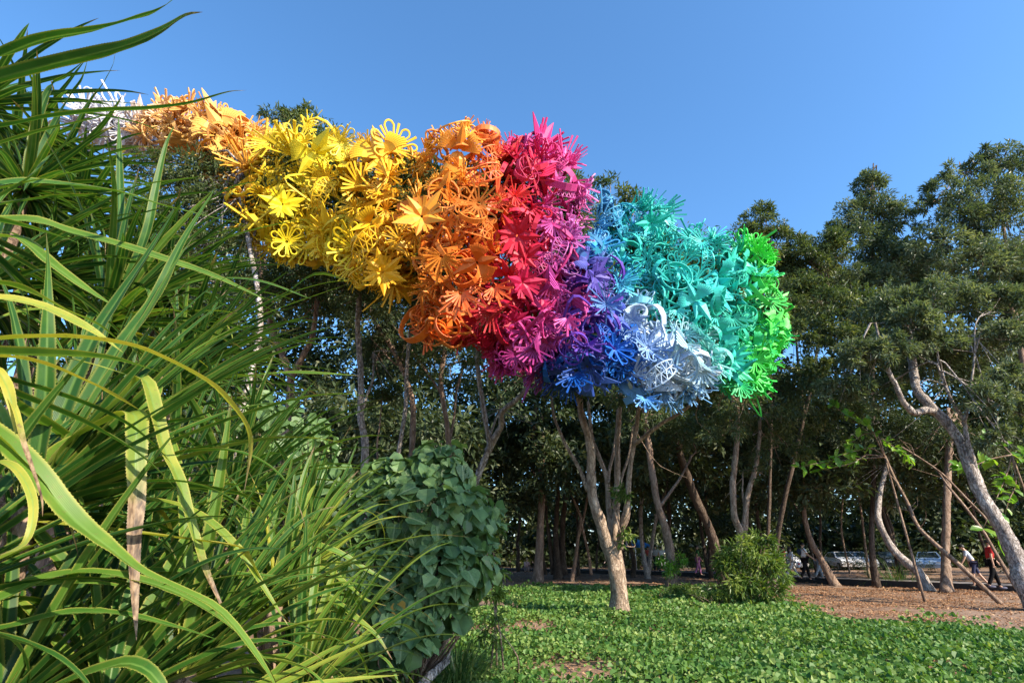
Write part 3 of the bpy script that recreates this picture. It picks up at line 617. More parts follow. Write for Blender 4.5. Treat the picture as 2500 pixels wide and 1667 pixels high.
0 and pole('slim slanting stem behind the curving grey trunk', [(2280, 1412), (2254, 1360), (2232, 1300), (2215, 1250), (2200, 1190)], (28, 28.5), 6, 4)

# deep wood: thin dark trunks nobody can tell apart, then the far foliage as one mass
def far_tree(X, Y, h, r):
    g = G(); n = 9; z = np.linspace(-.1, h, n); lean = rng.normal(0, .07, 2)
    P = np.stack([X + lean[0]*z + np.cumsum(rng.normal(0, .08, n)), Y + lean[1]*z + np.cumsum(rng.normal(0, .08, n)), z], 1)
    g.tube(P, np.linspace(r, r*.45, n), 7, rough=.08)
    for _ in range(3):
        p = P[rng.integers(4, 8)]; e = p + np.array([rng.normal(0, 1.1), rng.normal(0, .8), rng.uniform(.8, 2.4)]); g.tube(catmull(np.array([p, (p+e)/2 + rng.normal(0, .15, 3), e]), 5), np.linspace(r*.4, .015, 5), 5)
    t = thing('tree', 'slender dark trunk standing far back in the deep shade of the wood', 'tree', (X, Y, 0), 'slender dark trunks far back in the wood')
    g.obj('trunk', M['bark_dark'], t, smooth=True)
    c = G(); top = P[-1]
    crown_leaves(c, [(top + np.array([rng.normal(0, .8), rng.normal(0, .6), rng.uniform(-.8, .8)]), (2.0, 1.8, 1.5)) for _ in range(3)], 1500, 0.3, 0.1)
    c.obj('crown', M['leaf_dark'], t)
for X, Y in [(-6.5, 33), (-4.6, 38), (-2.2, 42), (-1.2, 34), (0.4, 45), (2.6, 42), (4.2, 39), (6.0, 45), (8.2, 43), (9.6, 38), (11.6, 44), (13.5, 40),
             (15.2, 37), (17.4, 44), (19.3, 38), (21.0, 42), (23.5, 36), (26, 40), (-9, 29), (-11, 35), (28, 34), (12.4, 36), (-3.0, 30)]:
    far_tree(X + rng.normal(0, .3), Y, rng.uniform(5.5, 8.0), rng.uniform(.09, .17))
g = G(); B = []
for X in np.arange(-62, 66, 3.6):                                   # canopy wall behind everything
    for z, Y in ((.2, 58), (.9, 62), (1.8, 60), (3.4, 59), (5.6, 58), (8.0, 57), (10.4, 56), (12.6, 56)):
        B.append((np.array([X + rng.normal(0, .8), Y + rng.normal(0, 1.5), z + rng.normal(0, .4)]), (2.6, 1.8, 1.7)))
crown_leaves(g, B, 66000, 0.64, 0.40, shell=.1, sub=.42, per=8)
B = [(np.array([X + rng.normal(0, .6), 68 + rng.normal(0, 1), z]), (2.2, 1.5, 1.3)) for X in np.arange(-70, 76, 3.0) for z in np.arange(0, 8, 1.5)]
crown_leaves(g, B, 40000, 0.8, 0.5, shell=.05, sub=.45, per=6)
B = []
for px in np.arange(230, 2600, 66):                                 # middle distance crowns behind the trunks
    for py in np.arange(640, 1215, 62):
        top = np.interp(px, [230, 540, 700, 900, 1300, 1450, 1750, 1900, 2100, 2600], [470, 540, 640, 700, 720, 640, 640, 690, 640, 620])
        x_, y_ = px + rng.normal(0, 20), py + rng.normal(0, 16)
        if y_ < top or np.hypot(x_ - 1975, (y_ - 880)*.8) < 48 or np.hypot(x_ - 2330, y_ - 775) < 40 or np.hypot(x_ - 945, y_ - 795) < 38 or np.hypot(x_ - 2420, y_ - 790) < 34: continue
        if y_ > 1120 and rng.random() < .45: continue
        B.append(px_blob((x_, y_, 31 + rng.normal(0, 2.2), 62, 50, 70)))
crown_leaves(g, B, 116000, 0.40, 0.18, shell=.1, sub=.42, per=20)
B = []
for X in np.arange(-26, 48, 2.8):                                   # roof of leaves over the boardwalk
    for Y in (30, 34, 39, 44, 49):
        B.append((np.array([X + rng.normal(0, .8), Y + rng.normal(0, 1.5), 6.6 + rng.normal(0, .9) + (Y - 30)*.16]), (2.2, 2.0, 1.3)))
for X in np.arange(-22, 2, 2.0):                                    # leaves behind the trunks under the yellow end
    for Y, z in ((21, 2.6), (23, 4.6), (22, 6.4), (25, 3.6), (26, 1.4)):
        B.append((np.array([X + rng.normal(0, .6) - 3.0, Y + rng.normal(0, 1.2), z + rng.normal(0, .3)]), (1.6, 1.3, 1.2)))
for X in np.arange(0, 24, 2.4):                                     # lower leaves deep behind the many-stemmed tree
    for Y, z in ((40, 4.4), (44, 3.2)):
        if rng.random() < .75: B.append((np.array([X + rng.normal(0, .8), Y + rng.normal(0, 1.2), z + rng.normal(0, .5)]), (1.7, 1.4, 1.1)))
crown_leaves(g, B, 84000, 0.37, 0.16, shell=.1, sub=.42, per=24)
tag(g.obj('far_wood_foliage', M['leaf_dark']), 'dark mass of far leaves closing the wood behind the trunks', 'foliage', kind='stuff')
g = G(); B = []
for X in np.arange(-50, 56, 2.4):                                   # undergrowth along the car park
    B.append((np.array([X + rng.normal(0, .6), 55 + rng.normal(0, 1.5), .5]), (1.6, 1.2, rng.uniform(.4, .9))))
for X in np.arange(12, 40, 1.5):                                    # shrubs before the parked cars
    B.append((np.array([X + rng.normal(0, .5), 44 + rng.normal(0, .8), .45]), (1.0, .8, rng.uniform(.6, 1.25))))
for X in np.arange(-24, -3, 1.6):
    for Y, z in ((18, .8), (21, 1.6)):
        B.append((np.array([X + rng.normal(0, .5), Y + rng.normal(0, 1.2), z]), (1.5, 1.2, 1.2)))
for X in np.arange(-10, -3.4, 1.1):                                 # shrubs inside the spiky thicket
    for Y, z in ((8, .7), (9, 1.9), (10.5, 3.0), (11.0, 4.2)):
        if z < 3.5 or X < -4.4: B.append((np.array([X + rng.normal(0, .3) - (Y - 8)*.25, Y + rng.normal(0, .5), z]), (.95, .9, .85)))
crown_leaves(g, B, 40000, 0.17, 0.055, shell=.1, sub=.5)
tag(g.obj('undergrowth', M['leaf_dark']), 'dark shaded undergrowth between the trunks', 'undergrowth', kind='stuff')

# unseen tree added at right so its crown shades the bush and left clearing
SH = np.array([3.8, -.7, 0.0]); UP = np.array([0, 0, 2.4])
g = G(); P = SH + catmull(np.array([(6.4, -.6, -.1), (6.1, -.3, 3.2), (5.4, .4, 6.4), (4.9, .9, 7.8)]), 14); g.tube(P, np.linspace(.2, .08, 14), 10, rough=.08)
B = [((4.5, 1.2, 6.0), (1.5, 1.3, 1.0)), ((5.4, .6, 6.4), (1.5, 1.3, 1.0)), ((3.9, 1.8, 5.6), (1.1, 1.0, .8)), ((4.8, .4, 5.2), (1.2, 1.0, .8)), ((4.4, 1.4, 7.2), (1.4, 1.2, .9)), ((5.0, 2.0, 6.4), (1.0, 1.0, .9))]
B = [(np.array(c) + SH + UP, r) for c, r in B]
for c, r in B: g.tube(catmull(np.array([P[-3], (P[-2] + np.array(c))/2 + .1, c]), 6), np.linspace(.06, .02, 6), 6)
t = thing('tree', 'unseen tree added right of the viewer, out of frame, to shade the bush', 'tree', SH + np.array([6.4, -.6, 0])); g.obj('trunk', M['bark_beige'], t, smooth=True)
g = G(); crown_leaves(g, B, 9000, .17, .05); g.obj('crown', M['leaf_tree'], t)

# ================================================================== SCULPTURE of coloured foam flowers in the crowns
def pol(r, a, z): return np.stack([r*np.cos(a), r*np.sin(a), z + 0*r], -1)

def loop(g, a, r0, r1, hw, cup, w=.062, t=.05, pw=1.3):
    """hollow teardrop petal"""
    s = np.linspace(0, 1, 7); rr = np.concatenate([r0 + (r1 - hw - r0)*s, r1 - hw + hw*np.cos(np.linspace(1.2, -1.2, 7))*1.0, (r0 + (r1 - hw - r0)*s)[::-1]])
    ss = np.concatenate([.012 + hw*s**.9, hw*np.sin(np.linspace(1.2, -1.2, 7)), -(.012 + hw*s**.9)[::-1]])
    x = rr*math.cos(a) - ss*math.sin(a); y = rr*math.sin(a) + ss*math.cos(a); z = cup * rr**pw
    P = np.stack([x, y, z], 1); up = np.array([-math.cos(a)*cup, -math.sin(a)*cup, 1.0])
    g.ribbon(P, up, t, w)

def strap(g, a, r0, r1, w0, w1, cup, t=.035, pw=1.3, bend=0.0, tw=0.0):
    r = np.linspace(r0, r1, 6); z = cup * r**pw - bend * (r - r0)**2
    P = pol(r, np.full(6, a) + tw * (r - r0), z); U = np.array([-math.sin(a), math.cos(a), 0.0])
    g.ribbon(P, U, np.linspace(w0, w1, 6), t)

def disc(g, r0, r1, z0, z1, a0=0, a1=2*np.pi, n=16, t=.04):
    a = np.linspace(a0, a1, n); V = []
    for r, z in ((r0, z0), (r1, z1), (r1, z1 - t), (r0, z0 - t)): V.append(pol(np.full(n, r), a, np.full(n, z)))
    V = np.concatenate(V); k = np.arange(n-1)[:, None]
    fs = [np.concatenate([k + p*n, k + q*n, k + 1 + q*n, k + 1 + p*n], 1) for p, q in ((0, 1), (1, 2), (2, 3), (3, 0))]
    fs.append(np.array([[0, 3*n, 2*n, n], [n-1, 2*n-1, 3*n-1, 4*n-1]]))
    g.add(V, fs)

def spear(g, a, L, w, cup, fold=.10, t=.03, r0=.05):
    """folded pointed blade"""
    r = np.linspace(r0, L, 5); ww = w * np.array([.35, 1.0, .72, .38, .02]); z = cup * r
    e = np.array([math.cos(a), math.sin(a), 0]); s = np.array([-math.sin(a), math.cos(a), 0]); zz = np.array([0, 0, 1.0])
    mid = e*r[:, None] + zz*(z + fold*ww/w)[:, None]; lf = e*r[:, None] + s*ww[:, None]/2 + zz*z[:, None]; rt = e*r[:, None] - s*ww[:, None]/2 + zz*z[:, None]
    V = np.concatenate([lf, mid, rt, rt - zz*t, mid - zz*t, lf - zz*t]); k = np.arange(4)[:, None]
    g.add(V, [np.concatenate([k+p*5, k+p*5+1, k+q*5+1, k+q*5], 1) for p, q in ((0,1),(1,2),(2,3),(3,4),(4,5),(5,0))])

def p_flower(nl, cup, seed):
    R = random.Random(seed); g = G(); disc(g, .09, .24, 0.02, .05)
    for i in range(nl):
        a = 2*math.pi*i/nl + R.uniform(-.06, .06)
        loop(g, a, .16, R.uniform(.82, 1.0), R.uniform(.14, .18), cup)
        a2 = a + math.pi/nl; strap(g, a2, .18, R.uniform(.75, 1.12), .062, .09, cup*R.uniform(.8, 1.5))
    return g
def p_fan(n, span, cup, seed):
    R = random.Random(seed); g = G(); disc(g, .10, .34, 0, .07, -span/2 - .15, span/2 + .15)
    for i in range(n):
        a = -span/2 + span*(i + .5)/n
        if i % 2 == 0: loop(g, a, .26, R.uniform(.78, .95), .13, cup)
        else: strap(g, a, .26, R.uniform(.95, 1.25), .075, .105, cup*1.2, bend=R.uniform(0, .25))
    for i in range(n + 3):
        a = -span*.6 + span*1.2*i/(n + 2); strap(g, a, .1, R.uniform(.5, .8), .05, .075, cup*2.4)
    return g
def p_burst(n, seed):
    R = random.Random(seed); g = G(); disc(g, .02, .16, 0, .03)
    for i in range(n):
        a = 2.39996*i; c = R.uniform(.05, 1.5); strap(g, a, .08, R.uniform(.55, 1.05), .038, R.choice((.055, .07, .095)), c, bend=R.uniform(-.1, .5), pw=1.0)
    for i in range(5): loop(g, R.uniform(0, 6.28), .1, R.uniform(.5, .8), .09, R.uniform(.5, 1.2))
    return g
def p_star(n, seed):
    R = random.Random(seed); g = G()
    for i in range(n):
        a = 2*math.pi*i/n + R.uniform(-.2, .2); c = R.uniform(.1, .5); spear(g, a, R.uniform(.85, 1.25), R.uniform(.42, .62), c)
        for k in (-2, -1, 1, 2): strap(g, a + k*.11 + math.pi/n, .12, R.uniform(.6, .85), .075, .07, c*1.4)
    return g
def p_wing(seed):
    """two slit scallop wings either side of a folded spear"""
    R = random.Random(seed); g = G()
    for sgn in (-1, 1):
        a0 = math.pi/2 + sgn*1.05; sp = 1.1
        disc(g, .08, .55, .02, .26, a0 - sp/2, a0 + sp/2, 10)
        for i in range(9):
            a = a0 - sp/2 + sp*(i + .5)/9; r = np.linspace(.54, R.uniform(.86, .98), 6); z = .26 + .55*np.sin((r - .54)*1.5)
            z = .26 + .35*(r - .54) - .9*(r - .54)**2
            g.ribbon(pol(r, np.full(6, a), z), (-math.sin(a), math.cos(a), 0), np.linspace(.058, .088, 6), .03)
    spear(g, math.pi/2, 1.05, .5, .45, .16); spear(g, -math.pi/2 + .1, 1.25, .6, .25, .2); spear(g, -math.pi/2 - .55, .95, .36, .4)
    return g
def p_chevron(seed):
    """nested V strips behind a fringe"""
    R = random.Random(seed); g = G()
    for k in range(4):
        s = 1 - k*.2; P = np.array([[-.62*s, .55*s, .10*k], [-.3*s, .12*s, .14 + .10*k], [0, -.62*s, .26 + .08*k], [.3*s, .12*s, .14 + .10*k], [.62*s, .55*s, .10*k]])
        g.ribbon(P, (0, .35, .94) if k % 2 else (0, .1, 1), np.array([.05, .09, .12, .09, .05])*1.2, .035)
    for i in range(11): strap(g, math.pi*(.08 + .84*i/10), .12, R.uniform(.7, 1.0), .06, .085, R.uniform(.15, .5))
    spear(g, math.pi*1.5, .9, .5, .05, .1)
    return g
def p_lattice(nu, ang, rad, wid, seed, twist=0.0):
    R = random.Random(seed); g = G()
    def pt(u, v):
        a = (u - .5)*ang; rr = rad*(1 + .15*v*v)
        return np.array([rr*math.sin(a), v*wid*(1 - .55*abs(2*u - 1)**2) + twist*(u - .5), rr*math.cos(a) - rad*.6])
    rows = [[pt((i + (.5 if k % 2 else 0)) / (nu - .5), v) for i in range(nu)] for k, v in enumerate((-1, 0, 1))]
    def bar(p, q, w):
        d = q - p
        if np.linalg.norm(d) > 1e-3: g.ribbon(np.array([p, (p+q)/2, q]), nrm((p+q)/2 + np.array([.01, .02, .6*rad])), w, w)
    for k, rw in enumerate(rows):
        for i in range(nu - 1): bar(rw[i], rw[i+1], .058 if k != 1 else .042)
    for k in (0, 1):
        A_, B_ = (rows[0], rows[1]) if k == 0 else (rows[2], rows[1])
        for i in range(nu):
            bar(A_[i], B_[i], .038)
            if i + 1 < nu: bar(A_[i+1], B_[i], .038)
    return g
def arc_band(g, c, rad, a0, a1, ax, w, t=.03, n=30, spiral=0.0):
    ax = nrm(ax); u = nrm(np.cross(ax, [.3, .2, .93])); v = np.cross(ax, u)
    a = np.linspace(a0, a1, n); r = rad * (1 - spiral*np.linspace(0, 1, n))
    P = np.asarray(c) + (u*np.cos(a)[:, None] + v*np.sin(a)[:, None]) * r[:, None]
    s = np.linspace(0, 1, n); g.ribbon(P, ax, w*np.clip(np.sin(np.pi*s)**.6 + .12, 0, 1), t)
def p_curl(seed):
    R = random.Random(seed); g = G()
    for _ in range(4):
        arc_band(g, [R.uniform(-.3, .3), R.uniform(-.3, .3), R.uniform(0, .2)], R.uniform(.35, .75), R.uniform(0, 6), R.uniform(8.5, 11), [R.uniform(-.6, .6), R.uniform(-.6, .6), 1], R.uniform(.18, .34))
    arc_band(g, [.2, -.2, .3], .28, 0, 8.5, [.1, .9, .4], .12, spiral=.55, n=36)
    for i in range(5): strap(g, R.uniform(0, 6.3), .1, R.uniform(.6, 1.0), .06, .085, R.uniform(.2, .9))
    return g
def p_spiral(seed):
    R = random.Random(seed); g = G(); n = 40; a = np.linspace(0, 4.4*math.pi, n); r = np.linspace(.05, .42, n)
    g.ribbon(pol(r, a, .42 - .35*r), (0, 0, 1), .11, .035); disc(g, .01, .40, .16, .04, n=20)
    for i in range(13): strap(g, .15 + i*.23, .3, R.uniform(.8, 1.15), .06, .085, R.uniform(.05, .25), bend=R.uniform(.1, .4))
    for i in range(4): loop(g, .3 + i*.75, .3, .85, .11, .12)
    return g

KINDS = {
    'loop_flower': [p_flower(7, .32, 1), p_flower(8, .55, 2), p_flower(6, .15, 3), p_flower(9, .75, 4)],
    'fan_flower': [p_fan(9, 2.9, .30, 5), p_fan(11, 3.6, .15, 6), p_fan(8, 2.4, .55, 7)],
    'spike_burst': [p_burst(22, 8), p_burst(28, 9), p_burst(18, 10)],
    'folded_star': [p_star(5, 11), p_star(6, 12), p_wing(13), p_wing(14), p_chevron(15), p_chevron(16)],
    'lattice_band': [p_lattice(8, 2.5, .8, .38, 17), p_lattice(7, 1.9, 1.0, .45, 18, .5), p_lattice(9, 3.4, .62, .36, 19)],
    'ribbon_curl': [p_curl(20), p_curl(21), p_curl(22)],
    'spiral_disc': [p_spiral(23), p_spiral(24)],
}
for k in KINDS: KINDS[k] = [v.mesh(k) for v in KINDS[k]]
for v in KINDS.values():
    for me in v: me.materials.append(M['foam'])

# section: label, colour, blobs (px, py, Y, rx, ry)
SECTIONS = [
    ('white section at the far left tip, half hidden by spiky leaves', (225, 225, 232), [(235, 296, 13.6, 45, 32), (300, 322, 13.2, 46, 34)]),
    ('pale peach section at the upper left', (246, 186, 110), [(400, 322, 13.0, 52, 45), (490, 312, 12.8, 75, 46), (590, 355, 12.5, 66, 42), (565, 410, 12.3, 50, 42), (630, 395, 12.1, 42, 45)]),
    ('lemon yellow section', (252, 218, 50), [(655, 470, 11.8, 75, 90), (745, 400, 11.5, 110, 100), (735, 540, 11.5, 100, 80), (830, 480, 11.3, 80, 115), (850, 595, 11.0, 60, 50), (655, 560, 11.7, 55, 45), (765, 590, 11.5, 85, 36)]),
    ('amber section', (252, 190, 40), [(940, 435, 10.6, 100, 85), (960, 560, 10.3, 110, 110), (920, 640, 10.4, 70, 60), (970, 650, 10.3, 50, 55)]),
    ('orange section', (248, 145, 55), [(1130, 405, 10.0, 105, 90), (1110, 540, 9.6, 135, 120), (1110, 660, 9.7, 110, 85), (1085, 790, 10.2, 62, 42)]),
    ('crimson red section', (205, 22, 62), [(1255, 480, 10.0, 80, 115), (1265, 640, 10.1, 90, 120), (1200, 775, 10.4, 105, 70)]),
    ('hot pink and magenta section', (222, 72, 150), [(1290, 380, 10.4, 55, 32), (1350, 480, 10.3, 62, 105), (1350, 640, 10.4, 62, 110), (1290, 800, 10.5, 80, 75), (1255, 855, 10.6, 50, 36)]),
    ('purple section', (100, 62, 178), [(1440, 700, 10.6, 78, 72), (1420, 810, 10.5, 88, 65)]),
    ('deep blue section', (20, 100, 196), [(1490, 830, 11.0, 60, 80), (1400, 900, 11.0, 105, 36)]),
    ('light blue section behind the pink', (95, 172, 222), [(1460, 560, 12.6, 68, 72), (1435, 640, 12.0, 50, 50)]),
    ('turquoise section', (55, 205, 188), [(1560, 560, 12.6, 70, 55), (1560, 660, 12.2, 100, 85), (1690, 650, 12.4, 105, 80), (1650, 760, 11.8, 120, 80), (1765, 690, 12.5, 66, 76), (1755, 805, 12.2, 66, 80), (1765, 885, 12.2, 50, 48)]),
    ('ice blue and white section', (206, 228, 250), [(1560, 800, 11.4, 68, 70), (1660, 880, 11.2, 85, 72), (1570, 915, 11.3, 50, 44), (1640, 940, 11.4, 50, 32)]),
    ('bright green section at the right end', (88, 228, 92), [(1838, 622, 12.8, 30, 30), (1856, 735, 12.5, 42, 66), (1842, 850, 12.4, 42, 60), (1800, 925, 12.4, 44, 28), (1872, 815, 12.6, 24, 40)]),
]
# colour of the paint along the sculpture, read at places in the photograph
PAL = [(225, 275, 226, 226, 234), (310, 320, 222, 224, 234), (400, 320, 246, 190, 115), (480, 300, 246, 184, 105), (590, 350, 247, 182, 92), (570, 420, 248, 172, 70), (580, 460, 250, 180, 45),
       (660, 470, 252, 208, 40), (720, 320, 252, 226, 70), (760, 390, 252, 224, 62), (700, 560, 251, 214, 40), (840, 480, 252, 208, 45), (880, 600, 252, 204, 38), (820, 340, 252, 222, 80), (960, 420, 252, 194, 44), (900, 690, 251, 196, 30),
       (1000, 350, 251, 182, 45), (980, 500, 251, 180, 45), (970, 680, 251, 182, 30), (1100, 330, 250, 178, 62), (1150, 390, 249, 150, 64), (1060, 540, 251, 158, 80), (1160, 500, 250, 158, 72), (1150, 620, 248, 132, 40),
       (1080, 700, 249, 150, 60), (1090, 800, 232, 108, 26), (1170, 690, 248, 118, 66), (1210, 420, 247, 110, 70), (1230, 500, 240, 80, 66), (1260, 470, 222, 36, 62), (1270, 400, 214, 30, 80), (1260, 600, 214, 24, 58), (1240, 700, 206, 14, 52),
       (1180, 800, 198, 20, 60), (1290, 660, 190, 24, 80), (1320, 370, 226, 60, 140), (1380, 440, 226, 110, 185), (1360, 520, 220, 96, 176), (1350, 640, 184, 84, 168), (1340, 720, 190, 78, 170), (1400, 770, 236, 104, 170), (1310, 820, 186, 70, 150), (1260, 870, 184, 62, 146),
       (1440, 680, 92, 58, 172), (1460, 760, 116, 70, 190), (1390, 850, 106, 66, 172), (1490, 780, 30, 88, 190), (1500, 850, 20, 104, 200), (1400, 920, 14, 90, 178), (1520, 900, 34, 120, 206), (1430, 610, 60, 150, 214),
       (1450, 540, 104, 178, 222), (1490, 520, 80, 170, 212), (1550, 540, 40, 196, 176), (1600, 620, 60, 210, 202), (1500, 640, 64, 190, 200), (1700, 640, 70, 214, 206), (1650, 720, 62, 208, 202), (1760, 700, 70, 206, 206), (1760, 840, 64, 205, 186), (1790, 930, 40, 190, 140), (1700, 780, 60, 204, 184),
       (1555, 780, 190, 220, 248), (1590, 860, 204, 228, 250), (1690, 880, 222, 236, 252), (1570, 960, 96, 170, 232), (1650, 965, 120, 186, 238), (1510, 560, 84, 186, 226), (1470, 610, 70, 170, 226), (1520, 700, 70, 196, 222), (1855, 620, 84, 228, 76), (1895, 740, 120, 238, 100), (1875, 860, 100, 236, 96), (1825, 930, 44, 214, 70), (1910, 830, 44, 196, 110), (1815, 680, 66, 206, 180), (1800, 780, 66, 206, 180), (1810, 860, 70, 214, 150), (1320, 345, 222, 50, 120), (1350, 430, 224, 90, 165), (1355, 560, 214, 80, 165), (1310, 500, 206, 26, 72), (1315, 600, 190, 20, 70), (1300, 730, 190, 30, 90), (1240, 830, 190, 24, 70), (1150, 840, 200, 30, 40), (1215, 640, 224, 50, 44), (1370, 560, 212, 100, 180), (1600, 770, 66, 206, 190), (1600, 810, 204, 228, 250), (1650, 900, 214, 232, 251), (1020, 400, 252, 186, 46), (1010, 540, 252, 182, 48), (1010, 620, 252, 182, 44), (1120, 450, 252, 166, 60), (1110, 560, 251, 160, 66), (1200, 480, 249, 130, 62), (1040, 420, 252, 176, 52), (1030, 470, 252, 174, 60), (1060, 620, 250, 160, 56), (1190, 560, 246, 118, 50), (1080, 370, 252, 178, 54)]
PALP = np.array([p[:2] for p in PAL], float); PALC = np.array([lin(*p[2:])[:3] for p in PAL])
def paint(px, py, base):
    px, py = px + rng.normal(0, 13), py + rng.normal(0, 13)
    d = np.hypot(PALP[:, 0] - px, PALP[:, 1] - py); w_ = 1 / (d + 8) ** 4; c = (PALC * w_[:, None]).sum(0) / w_.sum()
    c = .9*c + .1*np.array(lin(*base)[:3]); c = c ** 1.07 * rng.uniform(.86, 1.08)
    return tuple(np.clip(c, 0.004, .86)) + (1.0,)

sroot = thing('flower_sculpture', 'rainbow coloured sculpture of cut foam flowers wrapped over the tree crowns', 'sculpture', (at(1110, 540, 10.5)[0], 11.0, 0.0))
ALLB = [(si, px_blob(b), b) for si, s in enumerate(SECTIONS) for b in s[2]]
placed = np.zeros((0, 2)); order = []; SECO = []
kn = list(KINDS); kw = [.24, .15, .12, .22, .13, .10, .04]
def blob_val(P, skip):
    return min([np.sqrt((((P - c) / np.array(r)) ** 2).sum()) for j, (_, (c, r), _) in enumerate(ALLB) if j != skip] + [9])
BIG = [  # the largest pieces, as one can pick them out: section, kind, variant, px, py, Y, size px, turn
    (2, 'folded_star', 2, 768, 372, 10.5, 66, 2.6), (2, 'folded_star', 0, 690, 500, 10.8, 55, .4), (2, 'loop_flower', 1, 835, 350, 10.6, 48, .2), (2, 'lattice_band', 0, 790, 470, 10.4, 55, 1.2), (2, 'loop_flower', 0, 700, 590, 10.8, 48, 1.0),
    (3, 'folded_star', 4, 880, 455, 9.9, 66, 1.3), (3, 'folded_star', 3, 905, 545, 9.6, 66, 2.2), (3, 'spike_burst', 0, 975, 585, 9.3, 52, 0), (3, 'folded_star', 1, 935, 665, 9.6, 62, .8), (3, 'lattice_band', 1, 900, 600, 9.6, 58, .6), (3, 'spike_burst', 1, 950, 430, 9.8, 48, 1),
    (4, 'lattice_band', 2, 1110, 322, 9.3, 62, .2), (4, 'folded_star', 0, 1030, 530, 8.7, 72, .9), (4, 'loop_flower', 2, 1168, 498, 8.7, 68, .3), (4, 'fan_flower', 1, 1078, 625, 8.7, 68, 4.6), (4, 'lattice_band', 0, 1185, 425, 9.0, 58, .4), (4, 'folded_star', 5, 1085, 455, 8.9, 52, 2.9), (4, 'fan_flower', 0, 1125, 715, 8.9, 66, 4.8), (4, 'folded_star', 2, 1165, 640, 8.8, 60, 5.0), (4, 'fan_flower', 2, 1205, 700, 9.1, 52, 5.2), (4, 'ribbon_curl', 0, 1080, 800, 9.6, 52, 0),
    (5, 'folded_star', 1, 1262, 575, 9.2, 62, 1.0), (5, 'folded_star', 4, 1200, 760, 9.6, 60, 2.0), (5, 'folded_star', 0, 1275, 690, 9.3, 56, .4), (5, 'spike_burst', 2, 1255, 480, 9.1, 50, .4),
    (6, 'loop_flower', 1, 1318, 388, 9.9, 55, .7), (6, 'fan_flower', 0, 1352, 545, 9.7, 60, 4.4), (6, 'lattice_band', 1, 1365, 615, 9.7, 46, 1.0), (6, 'folded_star', 5, 1345, 690, 9.7, 60, 3.2), (6, 'fan_flower', 2, 1385, 775, 9.7, 50, 4.9), (6, 'folded_star', 4, 1305, 850, 9.8, 54, 2.8), (6, 'fan_flower', 1, 1258, 865, 9.9, 48, 4.7),
    (7, 'folded_star', 1, 1450, 675, 9.9, 56, .2), (7, 'spike_burst', 1, 1480, 745, 9.9, 54, 1.0), (7, 'fan_flower', 2, 1430, 840, 9.8, 56, 4.8), (7, 'ribbon_curl', 1, 1400, 850, 9.8, 50, .3),
    (8, 'loop_flower', 3, 1500, 850, 10.3, 50, .2), (8, 'fan_flower', 0, 1400, 915, 10.5, 50, 4.7), (8, 'folded_star', 3, 1500, 775, 10.4, 46, 1.0),
    (9, 'spike_burst', 0, 1455, 545, 11.8, 46, .3), (9, 'lattice_band', 0, 1490, 530, 11.9, 46, .5), (10, 'loop_flower', 0, 1660, 655, 11.5, 52, .4), (10, 'ribbon_curl', 2, 1640, 690, 11.3, 56, 1.5), (10, 'folded_star', 2, 1700, 735, 11.1, 54, .4), (10, 'loop_flower', 2, 1750, 600, 11.8, 46, .8), (10, 'fan_flower', 1, 1670, 815, 11.0, 50, 4.6), (10, 'folded_star', 0, 1590, 545, 11.9, 46, .5),
    (11, 'folded_star', 4, 1662, 838, 10.5, 58, 3.1), (11, 'folded_star', 5, 1712, 900, 10.5, 58, 3.4), (11, 'loop_flower', 1, 1580, 850, 10.7, 54, .1), (11, 'lattice_band', 1, 1610, 915, 10.7, 55, .3), (11, 'fan_flower', 2, 1575, 970, 10.8, 46, 4.7), (11, 'folded_star', 1, 1545, 780, 10.8, 40, .3),
    (12, 'loop_flower', 2, 1880, 735, 12.0, 44, .1), (12, 'folded_star', 3, 1890, 790, 12.0, 42, 5.6), (12, 'fan_flower', 0, 1850, 620, 12.4, 42, 1.0), (12, 'fan_flower', 1, 1805, 940, 12.0, 42, 4.6), (12, 'loop_flower', 0, 1845, 880, 12.0, 42, .4)]
HERO_P = []
for si_, kd, va, x_, y_, Y_, sp, tn in BIG:
    HERO_P.append((si_, kd, va, at(x_, y_, Y_), np.array([x_, y_], float), sp, tn)); placed = np.vstack([placed, [x_, y_]])
